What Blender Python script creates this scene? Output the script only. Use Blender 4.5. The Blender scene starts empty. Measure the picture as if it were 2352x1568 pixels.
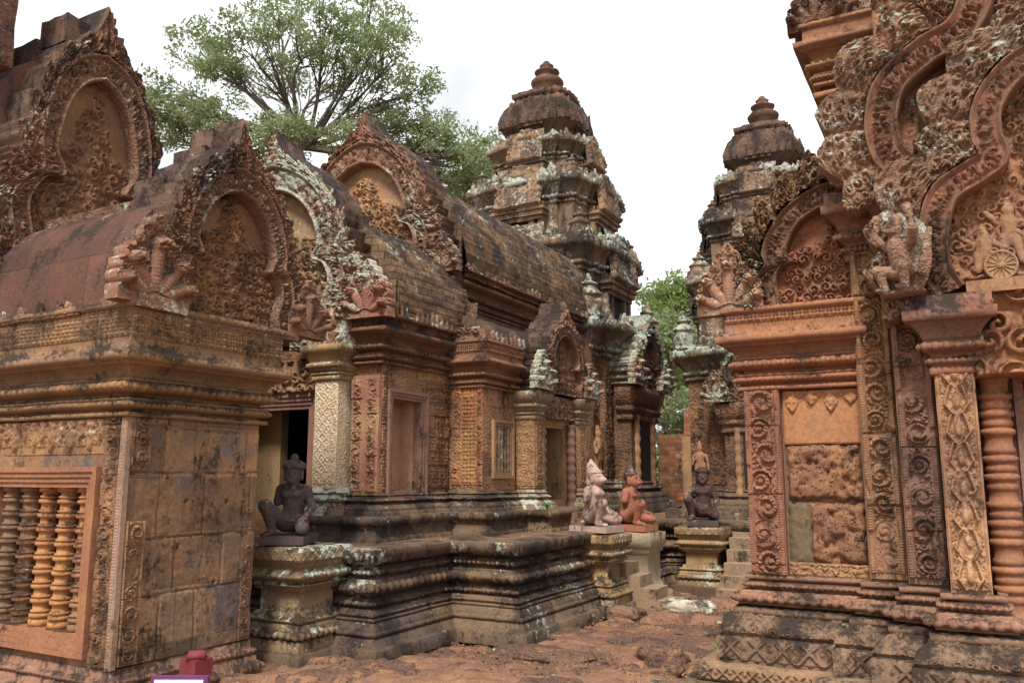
import bpy, math, random
import numpy as np
from math import sin, cos, pi, radians, atan2, sqrt
random.seed(7); RNG = np.random.default_rng(7)
SC = bpy.context.scene
COL = SC.collection

# ------------------------------------------------------------------ camera
cam_d = bpy.data.cameras.new('camera'); cam = bpy.data.objects.new('camera', cam_d); COL.objects.link(cam)
cam.location = (0, 0, 1.6); cam.rotation_euler = (radians(90 + 9.1), 0, radians(28.5))
cam_d.sensor_width = 36; cam_d.lens = 1914 / 2352 * 36; cam_d.clip_start = .05; cam_d.clip_end = 3000
SC.camera = cam
SC.render.resolution_x = 1024; SC.render.resolution_y = 682

# ------------------------------------------------------------------ sky and sun (bright overcast)
SUN_EL, SUN_AZ = 54, 168          # azimuth from +Y, clockwise
W = bpy.data.worlds.new('World'); SC.world = W; W.use_nodes = True
nt = W.node_tree; nt.nodes.clear()
sky = nt.nodes.new('ShaderNodeTexSky'); sky.sky_type = 'NISHITA'; sky.sun_disc = False
sky.sun_elevation = radians(SUN_EL); sky.sun_rotation = radians(SUN_AZ); sky.dust_density = 6; sky.air_density = 1.2
mixw = nt.nodes.new('ShaderNodeMix'); mixw.data_type = 'RGBA'; mixw.inputs[0].default_value = .9
tcw = nt.nodes.new('ShaderNodeTexCoord'); nzw = nt.nodes.new('ShaderNodeTexNoise')
nzw.inputs['Scale'].default_value = 2.2; nzw.inputs['Detail'].default_value = 5
nt.links.new(tcw.outputs['Generated'], nzw.inputs['Vector'])
rpw = nt.nodes.new('ShaderNodeValToRGB'); rpw.color_ramp.elements[0].color = (5.3, 5.4, 5.55, 1); rpw.color_ramp.elements[1].color = (8.9, 8.9, 8.9, 1)
rpw.color_ramp.elements[0].position = .42; rpw.color_ramp.elements[1].position = .62
nt.links.new(nzw.outputs['Fac'], rpw.inputs[0])
bgn = nt.nodes.new('ShaderNodeBackground'); bgn.inputs[1].default_value = .128; outw = nt.nodes.new('ShaderNodeOutputWorld')
nt.links.new(sky.outputs[0], mixw.inputs[6]); nt.links.new(rpw.outputs[0], mixw.inputs[7])
nt.links.new(mixw.outputs[2], bgn.inputs[0]); nt.links.new(bgn.outputs[0], outw.inputs[0])
sd = bpy.data.lights.new('sun', 'SUN'); sun = bpy.data.objects.new('sun', sd); COL.objects.link(sun)
sd.energy = 3.1; sd.angle = radians(12); sd.color = (1, .95, .87)
_a, _e = radians(SUN_AZ), radians(SUN_EL)
from mathutils import Vector
sun.rotation_euler = Vector((sin(_a) * cos(_e), cos(_a) * cos(_e), sin(_e))).to_track_quat('Z', 'Y').to_euler()
SC.view_settings.view_transform = 'Standard'; SC.view_settings.look = 'None'; SC.view_settings.exposure = .54; SC.view_settings.gamma = 1
SC.cycles.max_bounces = 5; SC.cycles.diffuse_bounces = 2

# ------------------------------------------------------------------ noise, meshes
def _h(i, s):
    i = i.astype(np.int64)
    n = (i[..., 0] * 73856093) ^ (i[..., 1] * 19349663) ^ (i[..., 2] * 83492791) ^ (s * 2654435761)
    n = (n ^ (n >> 13)) * 1274126177 & 0xffffffff
    n = (n ^ (n >> 16)) & 0xffff
    return n / 65535.0
def vn(p, s=0):                                   # value noise 0..1
    p = np.asarray(p, float); i = np.floor(p); f = p - i; f = f * f * (3 - 2 * f); r = 0
    for a in (0, 1):
        for b in (0, 1):
            for c in (0, 1):
                w = (f[..., 0] if a else 1 - f[..., 0]) * (f[..., 1] if b else 1 - f[..., 1]) * (f[..., 2] if c else 1 - f[..., 2])
                r = r + w * _h(i + np.array([a, b, c]), s)
    return r
def v3(p, s=0): return np.stack([vn(p, s), vn(p, s + 11), vn(p, s + 23)], -1) - .5
def V3(*a): return np.array(a, float)

class G:                                          # a bag of quads and triangles -> one mesh
    def __init__(s): s.v = []; s.q = []; s.t = []; s.n = 0
    def add(s, v, q=None, t=None):
        v = np.asarray(v, float).reshape(-1, 3)
        if q is not None and len(q): s.q.append(np.asarray(q) + s.n)
        if t is not None and len(t): s.t.append(np.asarray(t) + s.n)
        s.v.append(v); s.n += len(v); return s
    def grid(s, P, flip=False, loop=False):       # P (rows, cols, 3)
        r, c = P.shape[:2]; i = np.arange(r * c).reshape(r, c)
        if loop: i = np.concatenate([i, i[:, :1]], 1)
        q = np.stack([i[:-1, :-1], i[:-1, 1:], i[1:, 1:], i[1:, :-1]], -1).reshape(-1, 4)
        if flip: q = q[:, ::-1]
        return s.add(P.reshape(-1, 3), q)
    def merge(s, g, f=None):
        for v in [np.concatenate(g.v)] if g.v else []:
            n0 = s.n; s.v.append(f(v) if f else v); s.n += len(v)
            for q in g.q: s.q.append(q + n0)
            for t in g.t: s.t.append(t + n0)
        return s
    def box(s, a, b, ds=.15):
        a = np.array(a, float); b = np.array(b, float)
        for ax in range(3):
            u, w = (ax + 1) % 3, (ax + 2) % 3
            nu = max(1, int((b[u] - a[u]) / ds)); nw = max(1, int((b[w] - a[w]) / ds))
            U, Wv = np.meshgrid(np.linspace(a[u], b[u], nu + 1), np.linspace(a[w], b[w], nw + 1))
            for side in (0, 1):
                P = np.zeros(U.shape + (3,)); P[..., ax] = (a, b)[side][ax]; P[..., u] = U; P[..., w] = Wv
                s.grid(P, flip=(side == 0))
        return s
    def lathe(s, prof, c, n=20, sq=0):
        th = np.linspace(0, 2 * pi, n, endpoint=False); pr = np.array(prof)
        k = 1.0
        if sq: k = 1 / np.maximum(abs(np.cos(th)), abs(np.sin(th))) ** sq
        P = np.stack([c[0] + pr[:, :1] * np.cos(th) * k, c[1] + pr[:, :1] * np.sin(th) * k, c[2] + pr[:, 1:2] + 0 * th], -1)
        s.grid(P, loop=True)
        return s
    def tube(s, pts, rad, n=8):
        pts = np.array(pts, float); rad = np.broadcast_to(rad, (len(pts),)); T = np.gradient(pts, axis=0)
        T /= np.linalg.norm(T, axis=1)[:, None] + 1e-9
        ref = np.where(abs(T[:, 2:3]) < .9, V3(0, 0, 1), V3(1, 0, 0)); A = np.cross(T, ref); A /= np.linalg.norm(A, axis=1)[:, None] + 1e-9
        B = np.cross(T, A); th = np.linspace(0, 2 * pi, n, endpoint=False)
        P = pts[:, None] + rad[:, None, None] * (A[:, None] * np.cos(th)[None, :, None] + B[:, None] * np.sin(th)[None, :, None])
        s.grid(P, loop=True)
        return s

def build(name, g, mat, parent=None, smooth=False, rough=0, off=None, seed=0):
    V = np.concatenate(g.v); m = bpy.data.meshes.new(name)
    if rough: V = V + v3(V * 2.3, seed) * rough * 1.6 + v3(V * 9, seed + 3) * rough * 1.0 + v3(V * 28, seed + 5) * rough * .45
    root = parent
    while root is not None and root.parent is not None: root = root.parent
    if root is not None: V = V - np.array(root.location)
    if off is not None: V = V - np.array(off)
    q = np.concatenate(g.q) if g.q else np.zeros((0, 4), int); t = np.concatenate(g.t) if g.t else np.zeros((0, 3), int)
    m.vertices.add(len(V)); m.vertices.foreach_set('co', V.astype(np.float32).ravel())
    m.loops.add(len(q) * 4 + len(t) * 3); m.loops.foreach_set('vertex_index', np.concatenate([q.ravel(), t.ravel()]).astype(np.int32))
    m.polygons.add(len(q) + len(t))
    m.polygons.foreach_set('loop_start', np.concatenate([np.arange(len(q)) * 4, len(q) * 4 + np.arange(len(t)) * 3]).astype(np.int32))
    m.update(calc_edges=True); m.validate()
    if smooth: m.polygons.foreach_set('use_smooth', np.ones(len(m.polygons), bool))
    m.materials.append(mat)
    o = bpy.data.objects.new(name, m); COL.objects.link(o)
    if parent is not None: o.parent = parent
    if off is not None: o.location = off
    return o
def thing(name, label, cat, loc, group=None):
    o = bpy.data.objects.new(name, None); COL.objects.link(o); o.location = loc; o.empty_display_size = .2
    return tag(o, label, cat, group)
def tag(o, label=None, cat=None, group=None, kind=None):
    if label: o['label'] = label
    if cat: o['category'] = cat
    if group: o['group'] = group
    if kind: o['kind'] = kind
    return o
def copy_tree(o, parent=None):
    c = o.copy(); COL.objects.link(c)
    if parent is not None: c.parent = parent
    for ch in list(o.children): copy_tree(ch, c)
    return c

# ------------------------------------------------------------------ moulding sweeps
def roll(z0, z1, o, d, n=5): return [(o + d * sin(pi * i / n), z0 + (z1 - z0) * i / n) for i in range(n + 1)]
def cyma(z0, z1, o0, o1, n=5): return [(o0 + (o1 - o0) * (1 - cos(pi / 2 * i / n)), z0 + (z1 - z0) * i / n) for i in range(n + 1)]
def mitres(path, closed):
    p = np.array(path, float); n = len(p); nr = []
    seg = [(p[(i + 1) % n] - p[i]) for i in range(n if closed else n - 1)]
    nn = [np.array([d[1], -d[0]]) / np.linalg.norm(d) for d in seg]
    for i in range(n):
        if closed: a, b = nn[i - 1], nn[i]
        else: a = nn[max(i - 1, 0)]; b = nn[min(i, n - 2)]
        nr.append((a + b) / max(.2, 1 + a @ b))
    return p, nr
def sweep(g, path, prof, ds=.12, closed=False):   # outward is to the right of travel
    p, m = mitres(path, closed); pr = np.array(prof); n = len(p)
    for i in range(n if closed else n - 1):
        j = (i + 1) % n; k = max(1, int(np.linalg.norm(p[j] - p[i]) / ds)); t = np.linspace(0, 1, k + 1)[None, :, None]
        A = p[i] + pr[:, :1] * m[i]; B = p[j] + pr[:, :1] * m[j]
        XY = A[:, None] * (1 - t) + B[:, None] * t
        P = np.concatenate([XY, np.broadcast_to(pr[:, 1][:, None, None], XY.shape[:2] + (1,))], -1)
        g.grid(P)
    return g
def along(path, off, sp, closed=False):           # evenly spaced stations (xy, tangent, normal)
    p, m = mitres(path, closed); n = len(p)
    for i in range(n if closed else n - 1):
        j = (i + 1) % n; a = p[i] + off * m[i]; b = p[j] + off * m[j]; d = b - a; L = np.linalg.norm(d)
        if L < sp * .6: continue
        d = d / L
        if d @ (p[j] - p[i]) < 0: continue
        k = max(1, int(round(L / sp)))
        for s in range(k): yield a + d * L * (s + .5) / k, d, np.array([d[1], -d[0]]), L / k
_dome = None
def dome_pts(nu=8, nv=3):
    a = np.linspace(0, 2 * pi, nu, endpoint=False); r = np.linspace(1, .02, nv + 1)
    return np.stack([r[:, None] * np.cos(a), r[:, None] * np.sin(a), np.sqrt(1 - r ** 2)[:, None] + 0 * a], -1)
DOME = dome_pts(); DOMEL = dome_pts(6, 2)
def beads(g, path, off, z, w, h, d, closed=False, lo=False, gap=.9, skip=0):   # bulging beads w wide, h high, d deep
    D = DOMEL if lo else DOME
    for c, t, n, L in along(path, off, w, closed):
        if skip and random.random() < skip: continue
        P = np.zeros(D.shape); e = random.uniform(.85, 1.08)
        P[..., 0] = c[0] + t[0] * D[..., 0] * L * .5 * gap + n[0] * D[..., 2] * d * e
        P[..., 1] = c[1] + t[1] * D[..., 0] * L * .5 * gap + n[1] * D[..., 2] * d * e
        P[..., 2] = z + D[..., 1] * h * .5
        g.grid(P, loop=True)
    return g
_pet = None
def petals(g, path, off, z0, h, w, d, closed=False, skip=0, lean=0):   # upright pointed leaves
    s = np.linspace(-1, 1, 5); t = np.array([0, .3, .6, .85, 1.0]); wd = np.array([.75, 1, .85, .5, .05])
    for c, T, n, L in along(path, off, w, closed):
        if random.random() < skip: continue
        hh = h * random.uniform(.75, 1.1)
        X = s[None] * wd[:, None] * L * .47; Z = t[:, None] * hh + 0 * s; O = (1 - s ** 2)[None] * d * (1 - .5 * t[:, None]) + lean * t[:, None] ** 2
        P = np.stack([c[0] + T[0] * X + n[0] * O, c[1] + T[1] * X + n[1] * O, z0 + Z], -1); g.grid(P)
        P2 = np.stack([c[0] + T[0] * X - n[0] * (d * .6 - lean * t[:, None] ** 2), c[1] + T[1] * X - n[1] * (d * .6 - lean * t[:, None] ** 2), z0 + Z], -1); g.grid(P2, flip=True)
    return g

# ------------------------------------------------------------------ carved relief (height fields)
def sm(x, a, b): x = np.clip((x - a) / (b - a), 0, 1); return x * x * (3 - 2 * x)
def swirl(S, T, cx, cy, R, d, ph=0, turns=2.0):
    x, y = S - cx, T - cy; r = np.sqrt(x * x + y * y) / R; a = np.arctan2(y, x)
    k = sm(.5 + .5 * np.cos(2 * pi * turns * r - d * a + ph), .18, .62)
    return np.where(r < 1, (.12 + .88 * k) * np.clip((1 - r) * 5, 0, 1) ** .6 * (1.08 - .4 * r), 0)
def f_blocks(W_, H_, bw, bh, seed, holes=()):     # squared blocks, each set a little in or out, with open joints
    rg = np.random.default_rng(seed); rows = [0]
    while rows[-1] < H_: rows.append(rows[-1] + bh * rg.uniform(.8, 1.2))
    cols = [np.cumsum(np.concatenate([[-bw * rg.random()], bw * rg.uniform(.6, 1.4, int(W_ / bw * 2) + 4)])) for _ in rows]; off = rg.random((len(rows), 400))
    def f(S, T):
        wob = (vn(np.stack([S * 9, T * 9, 0 * S], -1), seed) - .5) * .010; Sx, Tx = S + wob, T + wob[::-1]
        ri = np.clip(np.searchsorted(rows, Tx, 'right') - 1, 0, len(rows) - 2); R_ = np.array(rows); dT = np.minimum(Tx - R_[ri], R_[ri + 1] - Tx); h = np.zeros(S.shape); dS = np.ones(S.shape)
        for r in range(len(rows) - 1):
            m = ri == r
            if not m.any(): continue
            c = cols[r]; ci = np.clip(np.searchsorted(c, Sx[m], 'right') - 1, 0, len(c) - 2); h[m] = off[r, ci]; dS[m] = np.minimum(Sx[m] - c[ci], c[ci + 1] - Sx[m])
        h = h * .8 + .25 * (vn(np.stack([S * 22, T * 22, 0 * S], -1), seed + 2)) - 1.3 * (1 - sm(np.minimum(dT, dS), .001, .0075))
        for (x, y, r) in holes: h = h - 3 * (1 - sm(np.hypot(S - x, T - y), r * .6, r))
        return h
    return f
def f_rosettes(W_, H_, size, seed, fill=.3):      # packed curls and leaves
    rg = np.random.default_rng(seed); cs = []
    nx, ny = max(1, int(W_ / size)), max(1, int(H_ / size))
    for j in range(ny + 1):
        for i in range(nx + 1):
            cs.append(((i + .5 * (j % 2) + rg.uniform(-.25, .25)) * W_ / nx, (j + rg.uniform(-.25, .25)) * H_ / ny, size * rg.uniform(.45, .75), rg.choice([-1, 1]), rg.uniform(0, 6.3)))
    def f(S, T):
        h = np.zeros(S.shape)
        for cx, cy, R, d, ph in cs:
            mk = (abs(S - cx) < R) & (abs(T - cy) < R)
            if mk.any(): h[mk] = np.maximum(h[mk], swirl(S[mk], T[mk], cx, cy, R, d, ph, 1.4))
        P = np.stack([S / size * 3, T / size * 3, 0 * S + seed], -1)
        return np.maximum(h, fill * vn(P, seed) * 1.5)
    return f
def f_scroll(W_, pitch, seed=0, rail=.1):         # vine of alternating spirals, curls in the gaps, bead rails; cut in blocks
    rg = np.random.default_rng(seed + 100); NK = 60; rr_, tr_, pr_, ox_, dm_ = rg.uniform(.84, 1.06, NK), rg.uniform(1.5, 2.1, NK), rg.uniform(-.5, .5, NK), rg.uniform(-.05, .05, NK), rg.random(NK)
    small = f_rosettes(W_, 3.2, W_ * .23, seed + 3, .3)
    def f(S, T):
        k = np.floor(T / pitch).astype(int); h = .62 * small(S, T)
        for dk in (-1, 0, 1):
            kk = k + dk; i = kk % NK; d = np.where(kk % 2 == 0, 1, -1); cx = W_ * (.5 + .06 * d + ox_[i]); cy = (kk + .5) * pitch; R = np.minimum(W_ * .40, pitch * .54) * rr_[i]
            x, y = S - cx, T - cy; r = np.hypot(x, y) / R; an = np.arctan2(y, x); ring = sm(.5 + .5 * np.cos(2 * pi * tr_[i] * r - d * an + pr_[i]), .2, .6)
            vein = .84 + .16 * np.cos(an * 13 + r * 9); core = np.clip(1 - r / .34, 0, 1) ** .5 * (.8 + .2 * np.cos(an * 6)); hh = (.06 + .94 * np.maximum(ring * vein * sm(r, .22, .34), core)) * np.clip((1 - r) * 6, 0, 1) ** .6
            hh = np.where(dm_[i] < .13, hh * .45, hh); h = np.where(r < 1, hh, h)
        e = np.minimum(S, W_ - S) / W_; bead = .5 + .25 * np.abs(np.sin(T * pi / .019))
        tb = T / (pitch * 2.6) + .37 * seed; fb = np.floor(tb).astype(int); bo = (_h(np.stack([fb, 0 * fb + seed, 0 * fb], -1), 3) - .5) * .3; jt = np.abs(tb - np.round(tb)) * pitch * 2.6
        chip = sm(vn(np.stack([S * 11, T * 11, 0 * S + seed], -1), 9), .68, .82); h = h * (1 - .7 * chip)
        return np.where(e < rail, bead * sm(e, 0, .02) * (1 - .6 * chip), np.where(e < rail * 1.35, .03, h)) + bo - .6 * (1 - sm(jt, .001, .006))
    return f
def f_flame(W_, pitch, seed=0):                   # stacked pointed lotus arches (pilaster)
    fine = f_rosettes(W_, 3.0, W_ * .16, seed + 2, .3)
    def f(S, T):
        x = abs(S / W_ - .5) * 2 / .78; k = np.floor(T / pitch); y = T / pitch - k; h = .42 * fine(S, T)
        for dk, sc in ((-1, 1.0), (0, 1.0)):
            yy = (y - dk) / 1.35; xb = np.where(yy < .28, .35 + 1.9 * yy, .90 * np.sqrt(np.clip(1 - (yy - .28) / .72, 0, 1))); e = xb - x; ins = (e > 0) & (yy > 0) & (yy < 1)
            band = sm(e, 0, .06) * (1 - sm(e, .16, .24)); core = np.clip(1 - ((x / .30) ** 2 + ((yy - .38) / .26) ** 2), 0, 1) ** .5; curl = np.clip(1 - (((x - .42) / .16) ** 2 + ((yy - .2) / .1) ** 2), 0, 1) ** .5
            h = np.where(ins, np.maximum(np.maximum(band * .95, core * .9), np.maximum(curl * .8, .10 + .25 * fine(S, T))), h)
        xx = abs(S / W_ - .5) * 2; return np.where(xx > .90, .75, np.where(xx > .82, 0, h)) * (1 - .6 * sm(vn(np.stack([S * 12, T * 12, 0 * S], -1), seed), .7, .85))
    return f
def f_lozenge(pitch, seed=0):
    def f(S, T):
        a = np.abs(((S + T) / pitch) % 1 - .5) * 2; b = np.abs(((S - T) / pitch) % 1 - .5) * 2
        h = np.maximum(sm(a, .72, .9), sm(b, .72, .9))
        fl = np.clip(1 - 2.2 * np.sqrt(((a) ** 2 + (b) ** 2)), 0, 1)
        return np.maximum(h, fl) * (.75 + .5 * vn(np.stack([S * 50, T * 50, 0 * S], -1), seed))
    return f
def f_diaper(p, seed=0):                          # rows of little flowers in squares
    def f(S, T):
        x = (S / p) % 1 - .5; y = (T / p) % 1 - .5; r = np.sqrt(x * x + y * y) * 2; a = np.arctan2(y, x)
        h = np.clip(1 - r / (.62 + .3 * np.cos(4 * a)), 0, 1) ** .5 * .9
        return np.maximum(h, np.where(np.maximum(abs(x), abs(y)) > .44, .55, 0)) * (.7 + .5 * vn(np.stack([S * 40, T * 40, 0 * S], -1), seed))
    return f
def f_pendant(p, H_, seed=0):                     # hanging garlands from the top edge
    def f(S, T):
        k = np.floor(S / p); x = (S / p) % 1 - .5; L = H_ * np.where(k % 2 == 0, .9, .6); t = (H_ - T) / L
        w = np.interp(t, [0, .15, .3, .5, .7, 1, 1.01], [.5, .42, .2, .36, .28, .02, -1])
        return np.where(abs(x) < w, (.5 + .5 * np.cos(x / np.maximum(w, .05) * 1.5)) * (.55 + .6 * vn(np.stack([S * 45, T * 45, 0 * S], -1), seed)), 0)
    return f
def relief(g, o, u, v, W_, H_, fn, depth, res=.009, base=.003, ramp=.012):
    o, u, v = map(lambda a: np.array(a, float), (o, u, v)); n = np.cross(u, v); n /= np.linalg.norm(n)
    nx, ny = max(2, int(W_ / res)), max(2, int(H_ / res))
    S, T = np.meshgrid(np.linspace(0, W_, nx + 1), np.linspace(0, H_, ny + 1))
    h = fn(S, T) * depth + base
    e = np.minimum(np.minimum(S, W_ - S), np.minimum(T, H_ - T)); h = np.where(e < 1e-6, -.02, h)
    P = o + S[..., None] * u + T[..., None] * v + h[..., None] * n
    g.grid(P); return g

# ------------------------------------------------------------------ smooth-union sculpting
def surfnet(f, lo, hi, h):
    lo = np.array(lo); ax = [np.arange(lo[i], hi[i] + h, h) for i in range(3)]
    X, Y, Z = np.meshgrid(*ax, indexing='ij'); D = f(X, Y, Z); sh = np.array(D.shape); cs = tuple(sh - 1)
    acc = np.zeros(cs + (3,)); cnt = np.zeros(cs)
    off = [(0, 0), (0, 1), (1, 0), (1, 1)]
    for a in range(3):
        o1, o2 = [i for i in range(3) if i != a]
        for b, c in off:
            sl0 = [slice(0, -1)] * 3; sl0[o1] = slice(b, b + cs[o1]); sl0[o2] = slice(c, c + cs[o2]); sl1 = list(sl0); sl1[a] = slice(1, None)
            A, B = D[tuple(sl0)], D[tuple(sl1)]; m = (A < 0) != (B < 0); t = np.where(m, A / (A - B + 1e-12), 0)
            acc[..., a] += np.where(m, t, 0); acc[..., o1] += m * b; acc[..., o2] += m * c; cnt += m
    idx = -np.ones(cs, int); mk = cnt > 0; idx[mk] = np.arange(mk.sum())
    I = np.argwhere(mk); V = lo + (I + acc[mk] / cnt[mk][:, None]) * h; Q = []
    for a in range(3):
        b, c = (a + 1) % 3, (a + 2) % 3
        sl0 = [slice(1, -1)] * 3; sl0[a] = slice(0, -1); sl1 = list(sl0); sl1[a] = slice(1, None)
        A, B = D[tuple(sl0)] < 0, D[tuple(sl1)] < 0
        for flip, m in ((0, A & ~B), (1, ~A & B)):
            e = np.argwhere(m); e = e + np.array([0 if i == a else 1 for i in range(3)])
            def cc(db, dc):
                q = e.copy(); q[:, b] -= db; q[:, c] -= dc; return idx[q[:, 0], q[:, 1], q[:, 2]]
            q = np.stack([cc(1, 1), cc(0, 1), cc(0, 0), cc(1, 0)], -1)
            Q.append(q[:, ::-1] if flip else q)
    g = G(); g.add(V, np.concatenate(Q)); return g
def sdf(prims, k=.03):                            # ('c',a,b,r1,r2) tapered capsule, ('e',c,radii) ellipsoid; '-' prefix subtracts
    def f(X, Y, Z):
        P = np.stack([X, Y, Z], -1); D = np.full(X.shape, 9.)
        for pr in prims:
            kk = k
            ty = pr[0]
            if ty[-1] == 'c':
                a, b = np.array(pr[1]), np.array(pr[2]); r1, r2 = pr[3], pr[4]; ba = b - a
                t = np.clip(((P - a) @ ba) / (ba @ ba + 1e-9), 0, 1); d = np.linalg.norm(P - a - t[..., None] * ba, axis=-1) - (r1 + (r2 - r1) * t)
                kk = min(k, .7 * min(r1, r2) + .004)
            else:
                q = (P - np.array(pr[1])) / np.array(pr[2]); l = np.linalg.norm(q, axis=-1); d = (l - 1) * min(pr[2]) if min(pr[2]) > .4 * max(pr[2]) else (l - 1) * l / (np.linalg.norm(q / np.array(pr[2]), axis=-1) + 1e-9)
                kk = min(k, .6 * min(pr[2]) + .003)
            if ty[0] == '-': D = np.maximum(D, -d)
            else:
                hh = np.clip(.5 + .5 * (D - d) / kk, 0, 1); D = D * (1 - hh) + d * hh - kk * hh * (1 - hh)
        return D
    return f
# ------------------------------------------------------------------ materials
def N(nt, ty, **k):
    n = nt.nodes.new(ty)
    for a, b in k.items():
        if a.startswith('i_'): n.inputs[a[2:].replace('_', ' ')].default_value = b
        else: setattr(n, a, b)
    return n
class MT:
    def __init__(s, name):
        s.m = bpy.data.materials.new(name); s.m.use_nodes = True; s.t = s.m.node_tree; s.t.nodes.clear()
        s.o = s.t.nodes.new('ShaderNodeOutputMaterial'); s.b = s.t.nodes.new('ShaderNodeBsdfPrincipled'); s.L(s.b.outputs[0], s.o.inputs[0])
        s.geo = s.t.nodes.new('ShaderNodeNewGeometry'); s.P = s.geo.outputs['Position']; s.b.inputs['Roughness'].default_value = .92
        s.b.inputs['Specular IOR Level'].default_value = .2
    def L(s, a, b): s.t.links.new(a, b)
    def noise(s, scale, detail=4, rough=.6, vec=None, dist=0, out='Fac'):
        n = N(s.t, 'ShaderNodeTexNoise'); n.inputs['Scale'].default_value = scale; n.inputs['Detail'].default_value = detail; n.inputs['Roughness'].default_value = rough; n.inputs['Distortion'].default_value = dist
        s.L(vec or s.P, n.inputs['Vector']); return n.outputs[out]
    def ramp(s, x, a, b, lo=0, hi=1):
        n = N(s.t, 'ShaderNodeMapRange', interpolation_type='SMOOTHSTEP'); s.L(x, n.inputs[0])
        for i, v in zip((1, 2, 3, 4), (a, b, lo, hi)): n.inputs[i].default_value = v
        return n.outputs[0]
    def math(s, op, a, b=None):
        n = N(s.t, 'ShaderNodeMath', operation=op)
        for i, x in enumerate((a, b)):
            if x is None: continue
            if isinstance(x, (int, float)): n.inputs[i].default_value = x
            else: s.L(x, n.inputs[i])
        return n.outputs[0]
    def mix(s, f, a, b, mode='MIX'):
        n = N(s.t, 'ShaderNodeMix', data_type='RGBA', blend_type=mode)
        for i, x in ((0, f), (6, a), (7, b)):
            if isinstance(x, (int, float)): n.inputs[i].default_value = x
            elif isinstance(x, tuple): n.inputs[i].default_value = (*x, 1)
            else: s.L(x, n.inputs[i])
        return n.outputs[2]
    def vec(s, sx, sy, sz):
        n = N(s.t, 'ShaderNodeMapping'); s.L(s.P, n.inputs[0]); n.inputs['Scale'].default_value = (sx, sy, sz); return n.outputs[0]
    def wallvec(s):
        x = N(s.t, 'ShaderNodeSeparateXYZ'); s.L(s.P, x.inputs[0]); c = N(s.t, 'ShaderNodeCombineXYZ')
        w = s.math('MULTIPLY', s.noise(1.5, 2), .05)
        s.L(s.math('ADD', s.math('ADD', x.outputs[0], x.outputs[1]), w), c.inputs[0]); s.L(s.math('ADD', x.outputs[2], w), c.inputs[1]); return c.outputs[0]
    def bump(s, h, strength, dist=.01, prev=None):
        n = N(s.t, 'ShaderNodeBump'); n.inputs['Strength'].default_value = strength; n.inputs['Distance'].default_value = dist; s.L(h, n.inputs['Height'])
        if prev is not None: s.L(prev, n.inputs['Normal'])
        return n.outputs[0]
    def done(s, col, nrm=None):
        s.L(col, s.b.inputs['Base Color'])
        if nrm is not None: s.L(nrm, s.b.inputs['Normal'])
        return s.m

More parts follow.
